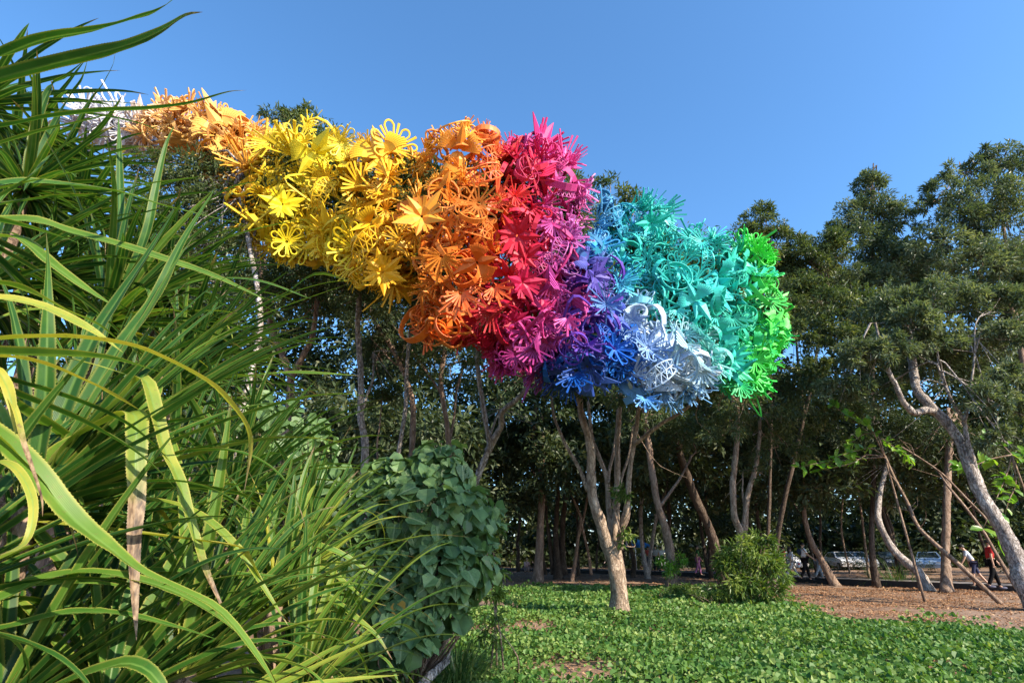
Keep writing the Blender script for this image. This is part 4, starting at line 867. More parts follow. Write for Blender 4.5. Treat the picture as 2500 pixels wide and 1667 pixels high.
for si, (lab, base, blobs) in enumerate(SECTIONS):
    # the section's own mesh: the tangle of bent ribbons that the flowers sit on
    g = G(); B = [px_blob(b) for b in blobs]
    for c, r in B:
        c = np.asarray(c); r = np.asarray(r)
        for _ in range(9):
            d = nrm(rng.normal(size=3)); d[1] = -abs(d[1])
            arc_band(g, c + d * r * rng.uniform(.55, .9), rng.uniform(.22, .42), rng.uniform(0, 6), rng.uniform(7.5, 10.5), d + rng.normal(0, .5, 3), rng.uniform(.07, .15), n=14)
        for _ in range(7):   # wire-like thin straps
            p = c + nrm(rng.normal(size=3)) * r * .9; q = c + nrm(rng.normal(size=3)) * r * .9
            g.ribbon(catmull(np.array([p, (p+q)/2 + rng.normal(0, .25, 3) + np.array([0, -.3, 0]), q]), 9), rng.normal(size=3), .045, .03)
    sec = g.obj('color_section', M['foam'], sroot); sec['label'] = lab; SECO.append(sec); sec.color = lin(*[v*.9 for v in base])
    for bi, b in enumerate(blobs):
        c, r = px_blob(b); c = np.asarray(c); r = np.asarray(r)
        gi = [j for j, q in enumerate(ALLB) if q[2] is b][0]
        tocam = nrm(CAM - c)
        for t in range(420):
            d = nrm(rng.normal(size=3)); front = float(d @ tocam)
            if front < -.55: continue
            back = front < -.05
            if back and rng.random() < .65: continue
            P = c + d * r * rng.uniform(.82, .98)
            if blob_val(P, gi) < .78: continue
            pp = proj(P); mind = (29 if b[2] > 11.6 else 34) * (1.5 if back else 1.0)
            if not back:
                if len(placed) and np.hypot(*(placed - pp).T).min() < mind: continue
                placed = np.vstack([placed, pp])
            elif rng.random() < .55: continue
            order.append((sec, P, d, pp, base, depth(P)))
for si_, kd, va, P, pp, sp, tn in HERO_P: order.append((SECO[si_], P, (kd, va, sp, tn), pp, SECTIONS[si_][1], depth(P)))
for sec, P, d, pp, base, dp in order:
    big = d if isinstance(d, tuple) else None
    kind = big[0] if big else random.choices(kn, kw)[0]; me = KINDS[kind][big[1]] if big else random.choice(KINDS[kind])
    if big:
        N = nrm(nrm(CAM - P) + np.array([.12, 0, .1]) + rng.normal(0, .26, 3)); x0 = nrm(np.cross([0, 0, 1.0], N)); y0 = np.cross(N, x0); x = x0*math.cos(big[3]) + y0*math.sin(big[3]); y = np.cross(N, x)
    else:
        N = nrm(d * .8 + nrm(CAM - P) * .45 + rng.normal(0, .3, 3)); x = nrm(np.cross(N, rng.normal(size=3))); y = np.cross(N, x)
    sz = rng.choice([31, 39, 48, 64], p=[.28, .36, .26, .10]) * rng.uniform(.92, 1.08) * dp / F * (0.94 if dp > 13.5 else 1.0) * (.82 if pp[0] > 1790 else 1.0)
    if big: sz = big[2] * .9 * dp / F
    elif kind in ('folded_star',): sz *= 1.12
    if kind == 'spike_burst' and not big: sz *= .85
    o = bpy.data.objects.new(kind, me); COL.objects.link(o)
    mtx = Matrix.Identity(4)
    for i_ in range(3): mtx[i_][0], mtx[i_][1], mtx[i_][2], mtx[i_][3] = x[i_]*sz, y[i_]*sz, N[i_]*sz, P[i_]
    o.matrix_basis = mtx; attach(o, sec); o.color = paint(pp[0], pp[1], base)
print('sculpture pieces', len(order))

# ================================================================== SCREW PINES (spiky strap leaves) on the left
def pandan_leaf(path, width, tint, dry, parent, n=26, spines=True, up=None, vee=.3):
    P = catmull(path, n); s = np.linspace(0, 1, n)
    T = nrm(np.gradient(P, axis=0)); ref = np.array([0, 0, 1.0]) if up is None else np.asarray(up, float)
    S = np.zeros_like(P); prev = None
    for i in range(n):
        v = np.cross(T[i], ref)
        if prev is not None:
            v = nrm(v) * min(1, np.linalg.norm(v)) + prev * (1.6 if np.linalg.norm(v) < .5 else .8)
            v = v - T[i] * (v @ T[i])
        elif np.linalg.norm(v) < .1: v = np.array([1.0, 0, 0])
        S[i] = prev = nrm(v)
    tw = np.cumsum(rng.normal(0, .05, n)); N = np.cross(S, T)
    S2 = S*np.cos(tw)[:, None] + N*np.sin(tw)[:, None]; N = np.cross(S2, T); S = S2
    wp = width * np.where(s < .12, .8 + .2*s/.12, np.clip(1 - ((s - .12)/.88)**1.9, 0, 1)**.85) + .0012
    vv = vee * (1 - .6*s)
    us = np.array([-1, -.55, -.12, 0, .12, .55, 1.0]); V = []
    for u in us:
        V.append(P + S*(u*wp/2)[:, None] + N*((abs(u)**1.1) * vv * wp/2 - (0.02*wp if abs(u) < .2 else 0))[:, None])
    V = np.stack(V, 1); m = len(us)
    i = np.arange(n-1)[:, None]*m; j = np.arange(m-1)[None]
    g = G(); g.add(V, np.stack([i+j, i+j+1, i+m+j+1, i+m+j], -1).reshape(-1, 4), across=np.tile(np.abs(us), n), along=np.repeat(s, m), tint=tint, dry=dry)
    if spines:
        k = int(np.clip(np.linalg.norm(np.diff(P, axis=0), axis=1).sum() / .017, 20, 100)); ks = np.linspace(.05, .9, k)
        for e, sg in ((0, -1), (m-1, 1)):
            E = np.stack([np.interp(ks, s, V[:, e, c]) for c in range(3)], 1); Tt = np.stack([np.interp(ks, s, T[:, c]) for c in range(3)], 1)
            Ss = np.stack([np.interp(ks, s, S[:, c]) for c in range(3)], 1) * sg; h = np.interp(ks, s, wp) * .036 + .001
            tri = np.stack([E - Tt*h[:, None]*.9 - Ss*.001, E + Tt*h[:, None]*.5 - Ss*.001, E + Tt*h[:, None]*1.1 + Ss*h[:, None]*.95], 1)
            g.add(tri, np.arange(k*3).reshape(-1, 3), across=1.0, along=np.repeat(ks, 3), tint=min(1, tint + .25), dry=dry)
    return g.obj('leaf', M['pandan'], parent, smooth=True)

ROS = {}
def rosette(key, label, c, n, L, width, el=(80, -35), drop=1.0, tilt=(0, 0), azr=(0, 360), root=None, tsh=0.0):
    c = np.asarray(c, float); base = np.array([c[0] + (root[0] if root else 0), c[1] + (root[1] if root else 0), 0.0])
    t = thing('screw_pine', label, 'plant', base, 'screw pines in the left foreground'); ROS[key] = (t, c)
    g = G(); g.tube(catmull(np.array([base - [0, 0, .1], (base + c)/2 + rng.normal(0, .05, 3), c + [0, 0, .06]]), 14), np.linspace(.075, .055, 14), 9, rough=.08)
    if c[2] > .5:
        for k in range(6):
            a = k*1.05 + rng.random(); q = c*.35 + base*.65; e = base + np.array([math.cos(a)*.4, math.sin(a)*.4, -.05]); g.tube(catmull(np.array([q, (q+e)/2 + np.array([math.cos(a), math.sin(a), .3])*.07, e]), 7), np.linspace(.022, .016, 7), 6)
    g.obj('stem', M['bark_brown'], t, smooth=True)
    n = int(n * 1.15); front = c[1] < 3.7
    for i in range(n):
        f = i / max(1, n - 1); az = math.radians(azr[0] + (137.5*i) % (azr[1] - azr[0])) + rng.normal(0, .12)
        e = math.radians(el[0] + (el[1] - el[0]) * f**1.1 + rng.normal(0, 6))
        ll = L * rng.uniform(.7, 1.1) * (.65 + .5*math.sin(math.pi*min(1, .25 + f*.9)))
        if front and math.sin(az) < -.25: az = -az          # near plants: keep the blades that face the lens few
        d = np.array([math.cos(e)*math.cos(az) + tilt[0], math.cos(e)*math.sin(az) + tilt[1], math.sin(e)]); d = nrm(d)
        P = [c + d*.02 + np.array([0, 0, .05*(1-f)])]; st = 9; br = rng.uniform(.45, .8) if (f > .5 and rng.random() < .35) else 9
        for k in range(st):
            s = (k + 1)/st; gdrop = drop * (.02 + .20*s*s) * (.4 + f) * (3.2 if s > br else 1)
            d = nrm(d + np.array([0, 0, -gdrop]) + rng.normal(0, .025, 3)); P.append(P[-1] + d*ll/st)
        P = np.array(P); lo = P[:, 2] < .03; P[lo, 2] = .03 + rng.random()*.03
        ti = np.clip(rng.normal(.27, .14) + (.25 if (f > .6 and rng.random() < .3) else 0) + tsh, 0.02, .98)
        pandan_leaf(P, width*1.5*rng.uniform(.75, 1.12), ti, rng.uniform(.86, 1.1), t, n=20, vee=.45)

rosette('A', 'screw pine at the left edge throwing long yellowing leaves across the middle', at(-230, 900, 1.75), 10, 1.1, .055, el=(5, -40), root=(-.2, .1))
rosette('B', 'screw pine whose stiff green fan of leaves rises steeply toward the yellow section', at(60, 1270, 2.5), 44, 1.35, .055, el=(80, 0), tilt=(.4, .05), root=(-.1, 0), tsh=.05)
rosette('C', 'screw pine at the bottom left edge with arching leaves over the shade', at(-260, 1520, 2.0), 22, 1.25, .05, el=(60, -5), root=(0, .1))
rosette('D', 'low screw pine at the bottom between the left edge one and the heart leafed bush', at(440, 1690, 2.75), 44, 1.15, .045, el=(78, 0), drop=1.5, tilt=(.25, 0), root=(0, .1), tsh=.16)
rosette('E', 'low light green screw pine in front of the heart leafed bush', at(670, 1510, 3.5), 46, .92, .046, el=(76, 5), drop=1.4, tilt=(.05, 0), root=(0, .1), tsh=.2)
rosette('F', 'tall screw pine at the upper left with leaves crossing the sky', at(-270, 330, 2.4), 0, 1.4, .05, el=(15, -40), root=(-.1, .2))
rosette('G', 'screw pine behind with broad leaves arching right under the white section', at(-160, 540, 2.9), 12, 1.3, .055, el=(5, -50), root=(-.1, .1))
rosette('H', 'screw pine with upright leaves standing behind the steep green fan', at(250, 800, 4.2), 50, 1.3, .05, el=(70, -50), tilt=(.5, 0), root=(0, .2), tsh=0)
rosette('I', 'far dark screw pine below the white section', at(60, 470, 4.4), 46, 1.2, .05, el=(45, -60), tilt=(.5, 0), root=(0, .2), tsh=-.08)
rosette('J', 'screw pine in the middle of the leaf thicket beside the pale peeling trunk', at(430, 960, 4.9), 50, 1.3, .045, el=(70, -45), tilt=(.5, 0), root=(0, .2), tsh=0.02)
rosette('K', 'small shaded screw pine low between the thicket and the heart leafed bush', at(740, 1330, 4.6), 44, .85, .036, el=(80, 0), drop=1.4, tilt=(0, 0), root=(0, .1), tsh=0.04)
rosette('L', 'shaded screw pine deep in the thicket above the bottom left corner', at(180, 1120, 3.6), 40, 1.3, .05, el=(85, -40), root=(0, .2), tsh=-.12)

rosette('S', 'low yellow green screw pine at the bottom edge right of the corner one', at(250, 1760, 2.5), 40, 1.05, .048, el=(70, 0), drop=1.5, root=(0, .1), tsh=.12)
rosette('T', 'low screw pine at the bottom edge just left of the drooping grass', at(720, 1760, 3.3), 44, 1.0, .04, el=(75, 0), drop=1.6, tilt=(.2, 0), root=(0, .1), tsh=.12)
rosette('U', 'low screw pine in the bottom left corner', at(-20, 1780, 2.3), 34, 1.05, .05, el=(70, 0), drop=1.4, root=(0, .1), tsh=.0)
rosette('M', 'low shaded screw pine at the very bottom left of the thicket', at(200, 1600, 3.2), 50, 1.25, .048, el=(85, -25), root=(0, .1), tsh=-.08)
rosette('N', 'shaded screw pine filling the thicket below the pale peeling trunk', at(560, 1240, 4.4), 52, 1.2, .044, el=(78, -35), drop=1.3, tilt=(.4, 0), root=(0, .1), tsh=0)
rosette('O', 'screw pine behind the bottom edge left of the grass', at(800, 1650, 4.4), 36, .8, .036, el=(85, -5), root=(0, .1), tsh=-.05)
rosette('P', 'dark screw pine filling the left edge behind the yellowing leaves', at(-60, 720, 3.6), 50, 1.3, .052, el=(60, -60), root=(-.1, .2), tsh=-.12)
rosette('Q', 'shaded screw pine at mid height in the heart of the thicket', at(380, 1330, 3.9), 46, 1.25, .046, el=(85, -30), root=(0, .2), tsh=-.1)
rosette('R', 'far screw pine under the peach section', at(300, 680, 5.6), 50, 1.3, .046, el=(60, -60), tilt=(.4, 0), root=(0, .2), tsh=-.1)

for q, (x_, y_, Y_, lab) in enumerate([(30, 400, 5.2, 'shadowy screw pine highest in the left thicket'), (190, 540, 5.4, 'shadowy screw pine below the white section, second highest in the thicket'), (400, 720, 5.9, 'shadowy screw pine left of the pale peeling trunk'),
        (-120, 520, 4.6, 'shadowy screw pine at the left edge, deep behind the sky-crossing leaves'), (110, 700, 5.0, 'shadowy screw pine deep behind the upright leaves'), (500, 860, 6.2, 'shadowy screw pine just left of the foot of the pale peeling trunk'), (300, 950, 5.4, 'shadowy screw pine deep behind the steep green fan'), (-70, 270, 4.4, 'dark screw pine crown in the top left corner below the sky-crossing leaves'), (130, 430, 5.6, 'dark screw pine directly in front of the white section')]):
    rosette('bk%d' % q, lab, at(x_, y_, Y_), 60, 1.35, .05, el=(50, -75), tilt=(.3, 0), root=(0, .2), tsh=-.12)

HERO = [  # rosette, pixel path, Y at end, width px, tint, dry-from
 ('F', [(-120, 190), (0, 137), (107, 96), (232, 73), (321, 48), (386, 25), (440, -14)], 2.6, 36, .28, 1.2),
 ('F', [(-120, 235), (0, 191), (125, 157), (250, 127), (321, 107), (393, 75), (454, 37), (495, 30)], 2.7, 34, .3, .93),
 ('F', [(-140, 330), (0, 311), (107, 289), (250, 271), (357, 266), (464, 252), (557, 225), (602, 221)], 2.9, 27, .25, .93),
 ('F', [(-120, 390), (-18, 357), (107, 318), (214, 293), (310, 268)], 2.7, 19, .42, 1.2),
 ('I', [(120, 330), (171, 236), (200, 193), (214, 146)], 4.1, 16, .3, 1.2),
 ('I', [(160, 350), (214, 257), (246, 214), (275, 161), (281, 132)], 4.1, 15, .35, .95),
 ('I', [(90, 300), (125, 211), (161, 186), (207, 148)], 4.2, 17, .28, 1.2),
 ('G', [(-40, 500), (71, 436), (125, 379), (179, 343), (234, 309)], 3.3, 22, .52, 1.2),
 ('H', [(296, 640), (293, 557), (293, 464), (291, 357), (289, 284)], 4.3, 19, .3, 1.2),
 ('H', [(330, 640), (361, 557), (379, 464), (404, 357), (426, 305)], 4.3, 18, .38, 1.2),
 ('G', [(-80, 480), (0, 461), (107, 436), (214, 414), (300, 404)], 3.2, 16, .5, 1.2),
 ('G', [(-60, 470), (43, 446), (143, 450), (286, 468), (393, 500), (511, 529), (650, 560)], 3.9, 29, .4, 1.2),
 ('G', [(-80, 520), (0, 500), (125, 482), (250, 475), (357, 450), (516, 428)], 3.8, 27, .42, 1.2),
 ('G', [(-80, 545), (0, 539), (89, 540), (179, 568), (286, 596), (393, 629), (518, 671), (650, 732)], 3.6, 29, .5, 1.2),
 ('G', [(-90, 575), (0, 577), (54, 586), (125, 643), (214, 707), (275, 745)], 3.0, 36, .55, 1.2),
 ('A', [(-120, 735), (0, 729), (107, 750), (221, 804), (300, 860)], 2.0, 38, .82, 1.2),
 ('A', [(-120, 700), (0, 693), (71, 711), (161, 757), (240, 792), (290, 830)], 2.1, 29, .6, 1.2),
 ('A', [(-120, 850), (0, 829), (143, 823), (250, 832), (339, 850), (429, 889), (518, 939), (571, 993), (604, 1043), (612, 1095), (596, 1200)], 2.3, 29, .86, .93),
 ('A', [(-110, 870), (0, 857), (125, 868), (214, 886), (310, 914)], 2.2, 28, .72, 1.2),
 ('A', [(-110, 890), (0, 871), (107, 889), (214, 932), (286, 968), (340, 1000)], 2.1, 28, .88, 1.2),
 ('B', [(100, 1120), (129, 1057), (221, 839), (286, 732), (357, 625), (425, 515)], 3.0, 38, .25, 1.2),
 ('B', [(130, 1120), (171, 1057), (286, 857), (375, 732), (446, 589), (524, 462)], 3.1, 34, .35, 1.2),
 ('B', [(140, 1130), (200, 1057), (321, 929), (393, 821), (500, 714), (612, 638)], 3.1, 27, .32, 1.2),
 ('B', [(110, 1100), (154, 1036), (321, 904), (464, 839), (643, 746), (700, 715), (775, 668), (860, 688)], 3.2, 36, .45, .97),
 ('B', [(120, 1140), (200, 1080), (330, 980), (470, 860), (640, 770), (860, 690)], 3.3, 26, .55, 1.2),
 ('J', [(400, 900), (411, 804), (500, 732), (643, 625), (690, 590)], 5.0, 15, .4, 1.2),
 ('B', [(130, 1110), (207, 1060), (286, 1029), (357, 993), (386, 957), (397, 915)], 2.9, 32, .6, .93),
 ('B', [(180, 1080), (290, 980), (348, 922), (380, 1010), (403, 1099), (437, 1168), (457, 1242), (484, 1331), (507, 1401), (561, 1521)], 2.5, 37, .72, .86),
 ('B', [(160, 1090), (260, 1030), (325, 1008), (333, 1060), (331, 1137), (333, 1223), (327, 1312), (329, 1447), (333, 1562)], 2.3, 44, .68, .62),
 ('A', [(-120, 990), (0, 1075), (77, 1145), (174, 1261), (271, 1339), (348, 1397), (426, 1432), (542, 1494), (650, 1633), (690, 1720)], 2.3, 50, .58, 1.2),
 ('C', [(-120, 1500), (0, 1463), (97, 1416), (213, 1397), (329, 1412), (445, 1451), (561, 1525), (660, 1620)], 2.6, 41, .5, 1.2),
 ('C', [(-120, 1540), (0, 1536), (155, 1497), (290, 1497), (426, 1528), (530, 1560)], 2.5, 34, .42, 1.2),
 ('B', [(110, 1290), (197, 1250), (271, 1223), (387, 1223), (484, 1254), (581, 1339), (650, 1443), (706, 1530)], 2.7, 29, .68, .97),
 ('B', [(200, 1400), (387, 1393), (503, 1397), (660, 1405), (720, 1412)], 3.1, 25, .45, 1.2),
 ('D', [(465, 1664), (542, 1571), (650, 1470), (730, 1400), (800, 1350)], 2.9, 28, .62, 1.2),
 ('D', [(400, 1650), (418, 1575), (457, 1478), (480, 1420)], 2.8, 17, .6, 1.2),
 ('A', [(-100, 1150), (0, 1128), (50, 1157), (81, 1234), (62, 1323), (0, 1354), (-40, 1362)], 1.7, 22, .8, .9),
 ('A', [(-80, 930), (20, 970), (60, 1090), (100, 1210), (104, 1260)], 1.75, 14, .85, .6),
 ('A', [(-120, 930), (-20, 900), (10, 930), (30, 990), (38, 1060)], 1.8, 30, .86, 1.2),
 ('E', [(673, 1463), (690, 1365), (712, 1291), (751, 1232), (776, 1174)], 3.6, 17, .6, 1.2),
 ('E', [(700, 1440), (722, 1414), (796, 1350), (874, 1291), (962, 1238), (1036, 1218)], 3.9, 19, .62, .95),
 ('E', [(690, 1360), (732, 1326), (820, 1345), (903, 1394), (958, 1420)], 3.7, 18, .6, .95),
 ('E', [(720, 1400), (791, 1389), (854, 1433), (893, 1463), (943, 1478)], 3.6, 19, .66, .95),
 ('B', [(560, 1330), (600, 1355), (639, 1419), (673, 1477), (714, 1526)], 2.9, 20, .85, .9),
 ('D', [(560, 1690), (649, 1663), (747, 1560), (835, 1438), (914, 1365)], 3.2, 23, .6, 1.2),
 ('D', [(600, 1680), (722, 1634), (820, 1580), (915, 1540)], 3.1, 22, .66, 1.2),
 ('D', [(600, 1690), (698, 1663), (796, 1614), (893, 1570), (938, 1554)], 3.1, 18, .72, .95),
 ('E', [(740, 1440), (810, 1463), (874, 1511), (923, 1555), (958, 1610)], 3.5, 17, .6, .9),
 ('D', [(600, 1700), (771, 1670), (869, 1656), (974, 1647)], 3.1, 19, .74, 1.2),
 ('K', [(770, 1290), (786, 1242), (834, 1174), (874, 1076)], 4.8, 12, .3, 1.2),
 ('K', [(800, 1290), (860, 1230), (920, 1190), (1000, 1130)], 4.9, 12, .45, 1.2),
 ('J', [(480, 950), (560, 925), (700, 910), (800, 912), (878, 917)], 5.0, 17, .5, .96),
 ('J', [(480, 1000), (560, 975), (640, 965), (740, 955), (800, 949)], 5.0, 15, .45, .95),
 ('J', [(470, 830), (540, 800), (640, 760), (700, 720), (800, 690), (870, 685)], 5.0, 14, .5, 1.2),
 ('H', [(340, 690), (400, 590), (470, 520), (560, 460), (640, 440)], 4.4, 15, .5, 1.2),
 ('H', [(360, 720), (450, 640), (560, 580), (690, 545), (760, 535)], 4.4, 16, .48, 1.2),
 ('H', [(370, 740), (470, 690), (570, 680), (650, 690), (760, 730)], 4.4, 16, .35, 1.2),
 ('E', [(650, 1480), (560, 1420), (520, 1380), (480, 1300), (470, 1210)], 3.4, 18, .5, 1.2),
 ('E', [(660, 1470), (620, 1380), (600, 1300), (610, 1220), (640, 1130)], 3.5, 18, .55, 1.2),
 ('E', [(680, 1470), (660, 1380), (670, 1280), (700, 1180), (720, 1090)], 3.6, 16, .45, 1.2),
]
for key, pts, Y1, wpx, ti, dry in HERO:
    t, c = ROS[key]; Y0 = c[1]; m = len(pts); ys = Y0 + (Y1 - Y0) * np.linspace(.12, 1, m) + np.cumsum(rng.normal(0, .012, m))
    P = np.array([c] + [at(p[0], p[1], y) for p, y in zip(pts, ys)])
    k = depth(P[len(P)//2]) / F
    pandan_leaf(P, wpx * k * 1.3, ti, dry, t, n=34, up=(0.1, -.35, 1), vee=.35)

# ================================================================== HEART-LEAFED BUSH
def heart_mesh(name):
    o = np.array([(0, 0), (.30, -.10), (.50, .12), (.47, .42), (.27, .74), (0, 1.05), (-.27, .74), (-.47, .42), (-.50, .12), (-.30, -.10)])
    mid = np.array([(0, .3), (0, .68)]); V = []
    for x, y in np.vstack([o, mid]): V.append((x, y, .16*abs(x) - .18*(y - .3)**2*np.sign(y - .3) - .10*x*x))
    me = bpy.data.meshes.new(name); F_ = [(0, 1, 2, 10), (10, 2, 3, 11), (11, 3, 4, 5), (5, 6, 7, 11), (11, 7, 8, 10), (10, 8, 9, 0)]
    me.from_pydata([tuple(v) for v in V], [], F_)
    me.attributes.new('rib', 'FLOAT', 'POINT').data.foreach_set('value', np.array([1, 0, 0, 0, 0, 1, 0, 0, 0, 0, 1, 1], np.float32)); return me
HEARTV = None
def heart_bush(label, blobs, n_parts, n_stuff, size, base, stems=9, cat='bush'):
    t = thing('heart_leaf_bush', label, cat, base); B = [px_blob(b) for b in blobs]
    g = G()
    for c, r in B:
        for _ in range(stems):
            e = np.asarray(c) + nrm(rng.normal(size=3)) * np.asarray(r) * .8; m2 = (np.asarray(base)*.4 + e*.6) + rng.normal(0, .15, 3)
            g.tube(catmull(np.array([base, m2, e]), 8), np.linspace(.02, .004, 8), 5)
    g.obj('stem', M['bark_brown'], t, smooth=True)
    tints = np.linspace(.05, .95, 6); meshes = []
    for q, tv in enumerate(tints):
        me = heart_mesh('leaf'); a = me.attributes.new('tint', 'FLOAT', 'POINT'); a.data.foreach_set('value', np.full(12, tv, np.float32))
        me.materials.append(M['leaf_heart']); meshes.append(me)
    yel = heart_mesh('leaf'); yel.attributes.new('tint', 'FLOAT', 'POINT').data.foreach_set('value', np.full(12, .4, np.float32)); yel.materials.append(M['leaf_yellow'])
    P, Dn = [], []; tot = n_parts + n_stuff; wt = np.array([r[0]*r[2] for _, r in B]); wt /= wt.sum()
    for (c, r), w_ in zip(B, wt):
        k = int(tot*w_*1.6) + 4; d = nrm(rng.normal(size=(k, 3))); pos = np.asarray(c) + d*np.asarray(r)*(rng.uniform(.62, 1.04, (k, 1)))
        P.append(pos); Dn.append(d)
    P = np.concatenate(P); Dn = np.concatenate(Dn); keep = P[:, 2] > .1; P, Dn = P[keep], Dn[keep]
    front = (Dn * nrm(CAM - P)).sum(1); inside = np.zeros(len(P))
    for (c, r) in B: inside += (np.sqrt((((P - np.asarray(c))/np.asarray(r))**2).sum(1)) < .6)
    idx = np.argsort(-(front - inside*.8 + rng.normal(0, .15, len(P))))
    gs = G(); nparts = 0
    for rank, i in enumerate(idx[:tot]):
        N = nrm(Dn[i]*.6 + np.array([0, 0, .45]) + nrm(CAM - P[i])*.25 + rng.normal(0, .42, 3)); A = np.array([0, 0, -1.0]) + Dn[i]*.4 + rng.normal(0, .45, 3); A = nrm(A - N*(A @ N)); S = np.cross(A, N)
        s = size * rng.choice([.45, .7, .9, 1.1], p=[.2, .3, .3, .2]) * rng.uniform(.9, 1.1)
        if rank < n_parts:
            mt = Matrix.Identity(4)
            for q in range(3): mt[q][0], mt[q][1], mt[q][2], mt[q][3] = S[q]*s, A[q]*s, N[q]*s, P[i][q]
            me = yel if (rng.random() < .03 and P[i][2] < 1.5) else meshes[int(np.clip(rng.normal(2.4, 1.4), 0, 5))]
            o = bpy.data.objects.new('leaf', me); COL.objects.link(o); o.matrix_basis = mt; attach(o, t)
        else:
            gs.leaves((P[i] - A*0)[None], A[None], N[None], s*1.05, s, six=True, tint=np.array([rng.uniform(.1, .7)]))
    if gs.n:
        o = gs.obj('inner_leaves', M['leaf_heart'], t); o['kind'] = 'stuff'
    return t
heart_bush('large bush of heart shaped leaves in the shade beside the screw pines',
           [(1020, 1255, 7.6, 140, 100), (1130, 1270, 7.9, 80, 85), (1060, 1145, 8.0, 90, 45), (1085, 1105, 8.1, 50, 30), (1060, 1395, 7.4, 120, 85), (1150, 1370, 7.7, 60, 75), (880, 1250, 7.8, 110, 85), (900, 1390, 7.4, 110, 90), (980, 1490, 7.2, 100, 45), (1060, 1480, 7.4, 80, 50), (960, 1560, 7.1, 100, 40), (790, 1190, 8.2, 90, 60), (960, 1170, 7.9, 90, 50), (1195, 1260, 8.1, 26, 45)],
           300, 1500, .205, (at(1020, 1500, 7.8)[0], 7.8, 0))
heart_bush('pale heart leafed shrub growing behind the spiky thicket under the pale peeling trunk',
           [(680, 1050, 8.8, 90, 60), (760, 1090, 8.6, 60, 60), (620, 1000, 9.0, 70, 50), (700, 1160, 8.4, 110, 80)], 140, 300, .20, (at(690, 1300, 8.8)[0], 8.8, 0), stems=6)

# ================================================================== GROUND COVER, LITTER, GRASS, SHRUBS
COVER = np.array([(1010, 1470), (1150, 1455), (1225, 1438), (1330, 1424), (1500, 1425), (1600, 1430), (1700, 1432), (1770, 1438), (1850, 1470), (1950, 1484), (2010, 1510), (2080, 1531), (2140, 1535), (2200, 1519), (2300, 1524), (2400, 1537), (2500, 1556), (2800, 1610), (3600, 1700), (3600, 3000), (700, 3000), (700, 1700), (900, 1560)], float)
def inpoly(P, poly):
    x, y = P[:, 0], P[:, 1]; c = np.zeros(len(P), bool); j = len(poly) - 1
    for i in range(len(poly)):
        xi, yi = poly[i]; xj, yj = poly[j]
        c ^= ((yi > y) != (yj > y)) & (x < (xj - xi) * (y - yi) / (yj - yi + 1e-12) + xi); j = i
    return c
def field(x, y, s=1.0):
    return np.sin(x*1.3*s + 2*np.sin(y*.7*s)) * np.cos(y*1.1*s + 1.5*np.sin(x*.9*s)) + .5*np.sin(x*3.1*s + y*2.3*s)
def scatter(n, x0, x1, y0, y1):
    return np.stack([rng.uniform(x0, x1, n), rng.uniform(y0, y1, n)], 1)
g = G()
for n, y0, y1, x0, x1, sz in ((62000, 5.0, 11.5, -3, 10, .068), (48000, 11.5, 16.5, -3, 15, .074), (32000, 16.5, 27, -4, 12, .1)):
    Q = scatter(n, x0, x1, y0, y1); P3 = np.c_[Q, hgt(Q[:, 0], Q[:, 1])]; pp = proj(P3); jit = rng.normal(0, 1, pp.shape) * np.array([22, 7])
    ok = inpoly(pp + jit, COVER)
    f = field(Q[:, 0], Q[:, 1], .8); bare = np.zeros(len(Q))
    for bx, by, br in ((1415, 1650, 70), (1190, 1478, 36), (1310, 1535, 36), (1960, 1560, 20), (1200, 1545, 40)):
        bare = np.maximum(bare, np.exp(-(((pp[:, 0] - bx)/br/1.6)**2 + ((pp[:, 1] - by)/br*2.2)**2)))
    ok &= rng.random(len(Q)) < np.clip(.85 + .25*f, .35, 1) * (1 - .93*np.clip(bare*1.6, 0, 1))
    P3 = P3[ok]; k = len(P3); f = f[ok]
    P3[:, 2] += rng.uniform(.02, .15, k) * (1 + .5*f); az = rng.uniform(0, 2*np.pi, k)
    el = rng.normal(.35, .45, k); A = np.stack([np.cos(az)*np.cos(el), np.sin(az)*np.cos(el), np.sin(el)], 1)
    N = orth(A, rng.normal(0, .4, (k, 3)) + np.array([-.25, -.35, 1.0]))
    s = sz * rng.choice([.5, .8, 1.05, 1.35], k, p=[.25, .35, .28, .12]) * rng.uniform(.9, 1.1, k)
    g.leaves(P3, A, N, s*1.1, s, fold=.3, droop=.08, six=True, tint=np.clip(.42 + .16*f + rng.normal(0, .26, k), 0, 1))
tag(g.obj('ground_cover', M['leaf_cover']), 'glossy round leaved beach vine carpeting the sunny clearing', 'ground cover', kind='stuff')

g = G()   # fallen leaves
for n, x0, x1, y0, y1, sz in ((48000, 2, 22, 13, 27, .10), (9000, -8, 30, 25, 46, .14), (8000, -3, 8, 5, 16, .09)):
    Q = scatter(n, x0, x1, y0, y1); k = n
    ok = rng.random(n) < np.clip(.6 + .5*field(Q[:, 0], Q[:, 1], 1.1), .05, 1); Q = Q[ok]; k = len(Q)
    P3 = np.c_[Q, hgt(Q[:, 0], Q[:, 1]) + rng.uniform(.005, .035, k)]; az = rng.uniform(0, 6.28, k); el = rng.normal(.05, .22, k)
    A = np.stack([np.cos(az)*np.cos(el), np.sin(az)*np.cos(el), np.sin(el)], 1); N = orth(A, rng.normal(0, .35, (k, 3)) + np.array([0, 0, 1.0]))
    s = sz*rng.uniform(.5, 1.3, k); g.leaves(P3, A, N, s, s*.38, fold=.4, droop=.1)
tag(g.obj('leaf_litter', M['leaf_dry']), 'dry red brown leaves scattered over the bare soil', 'leaf litter', kind='stuff')

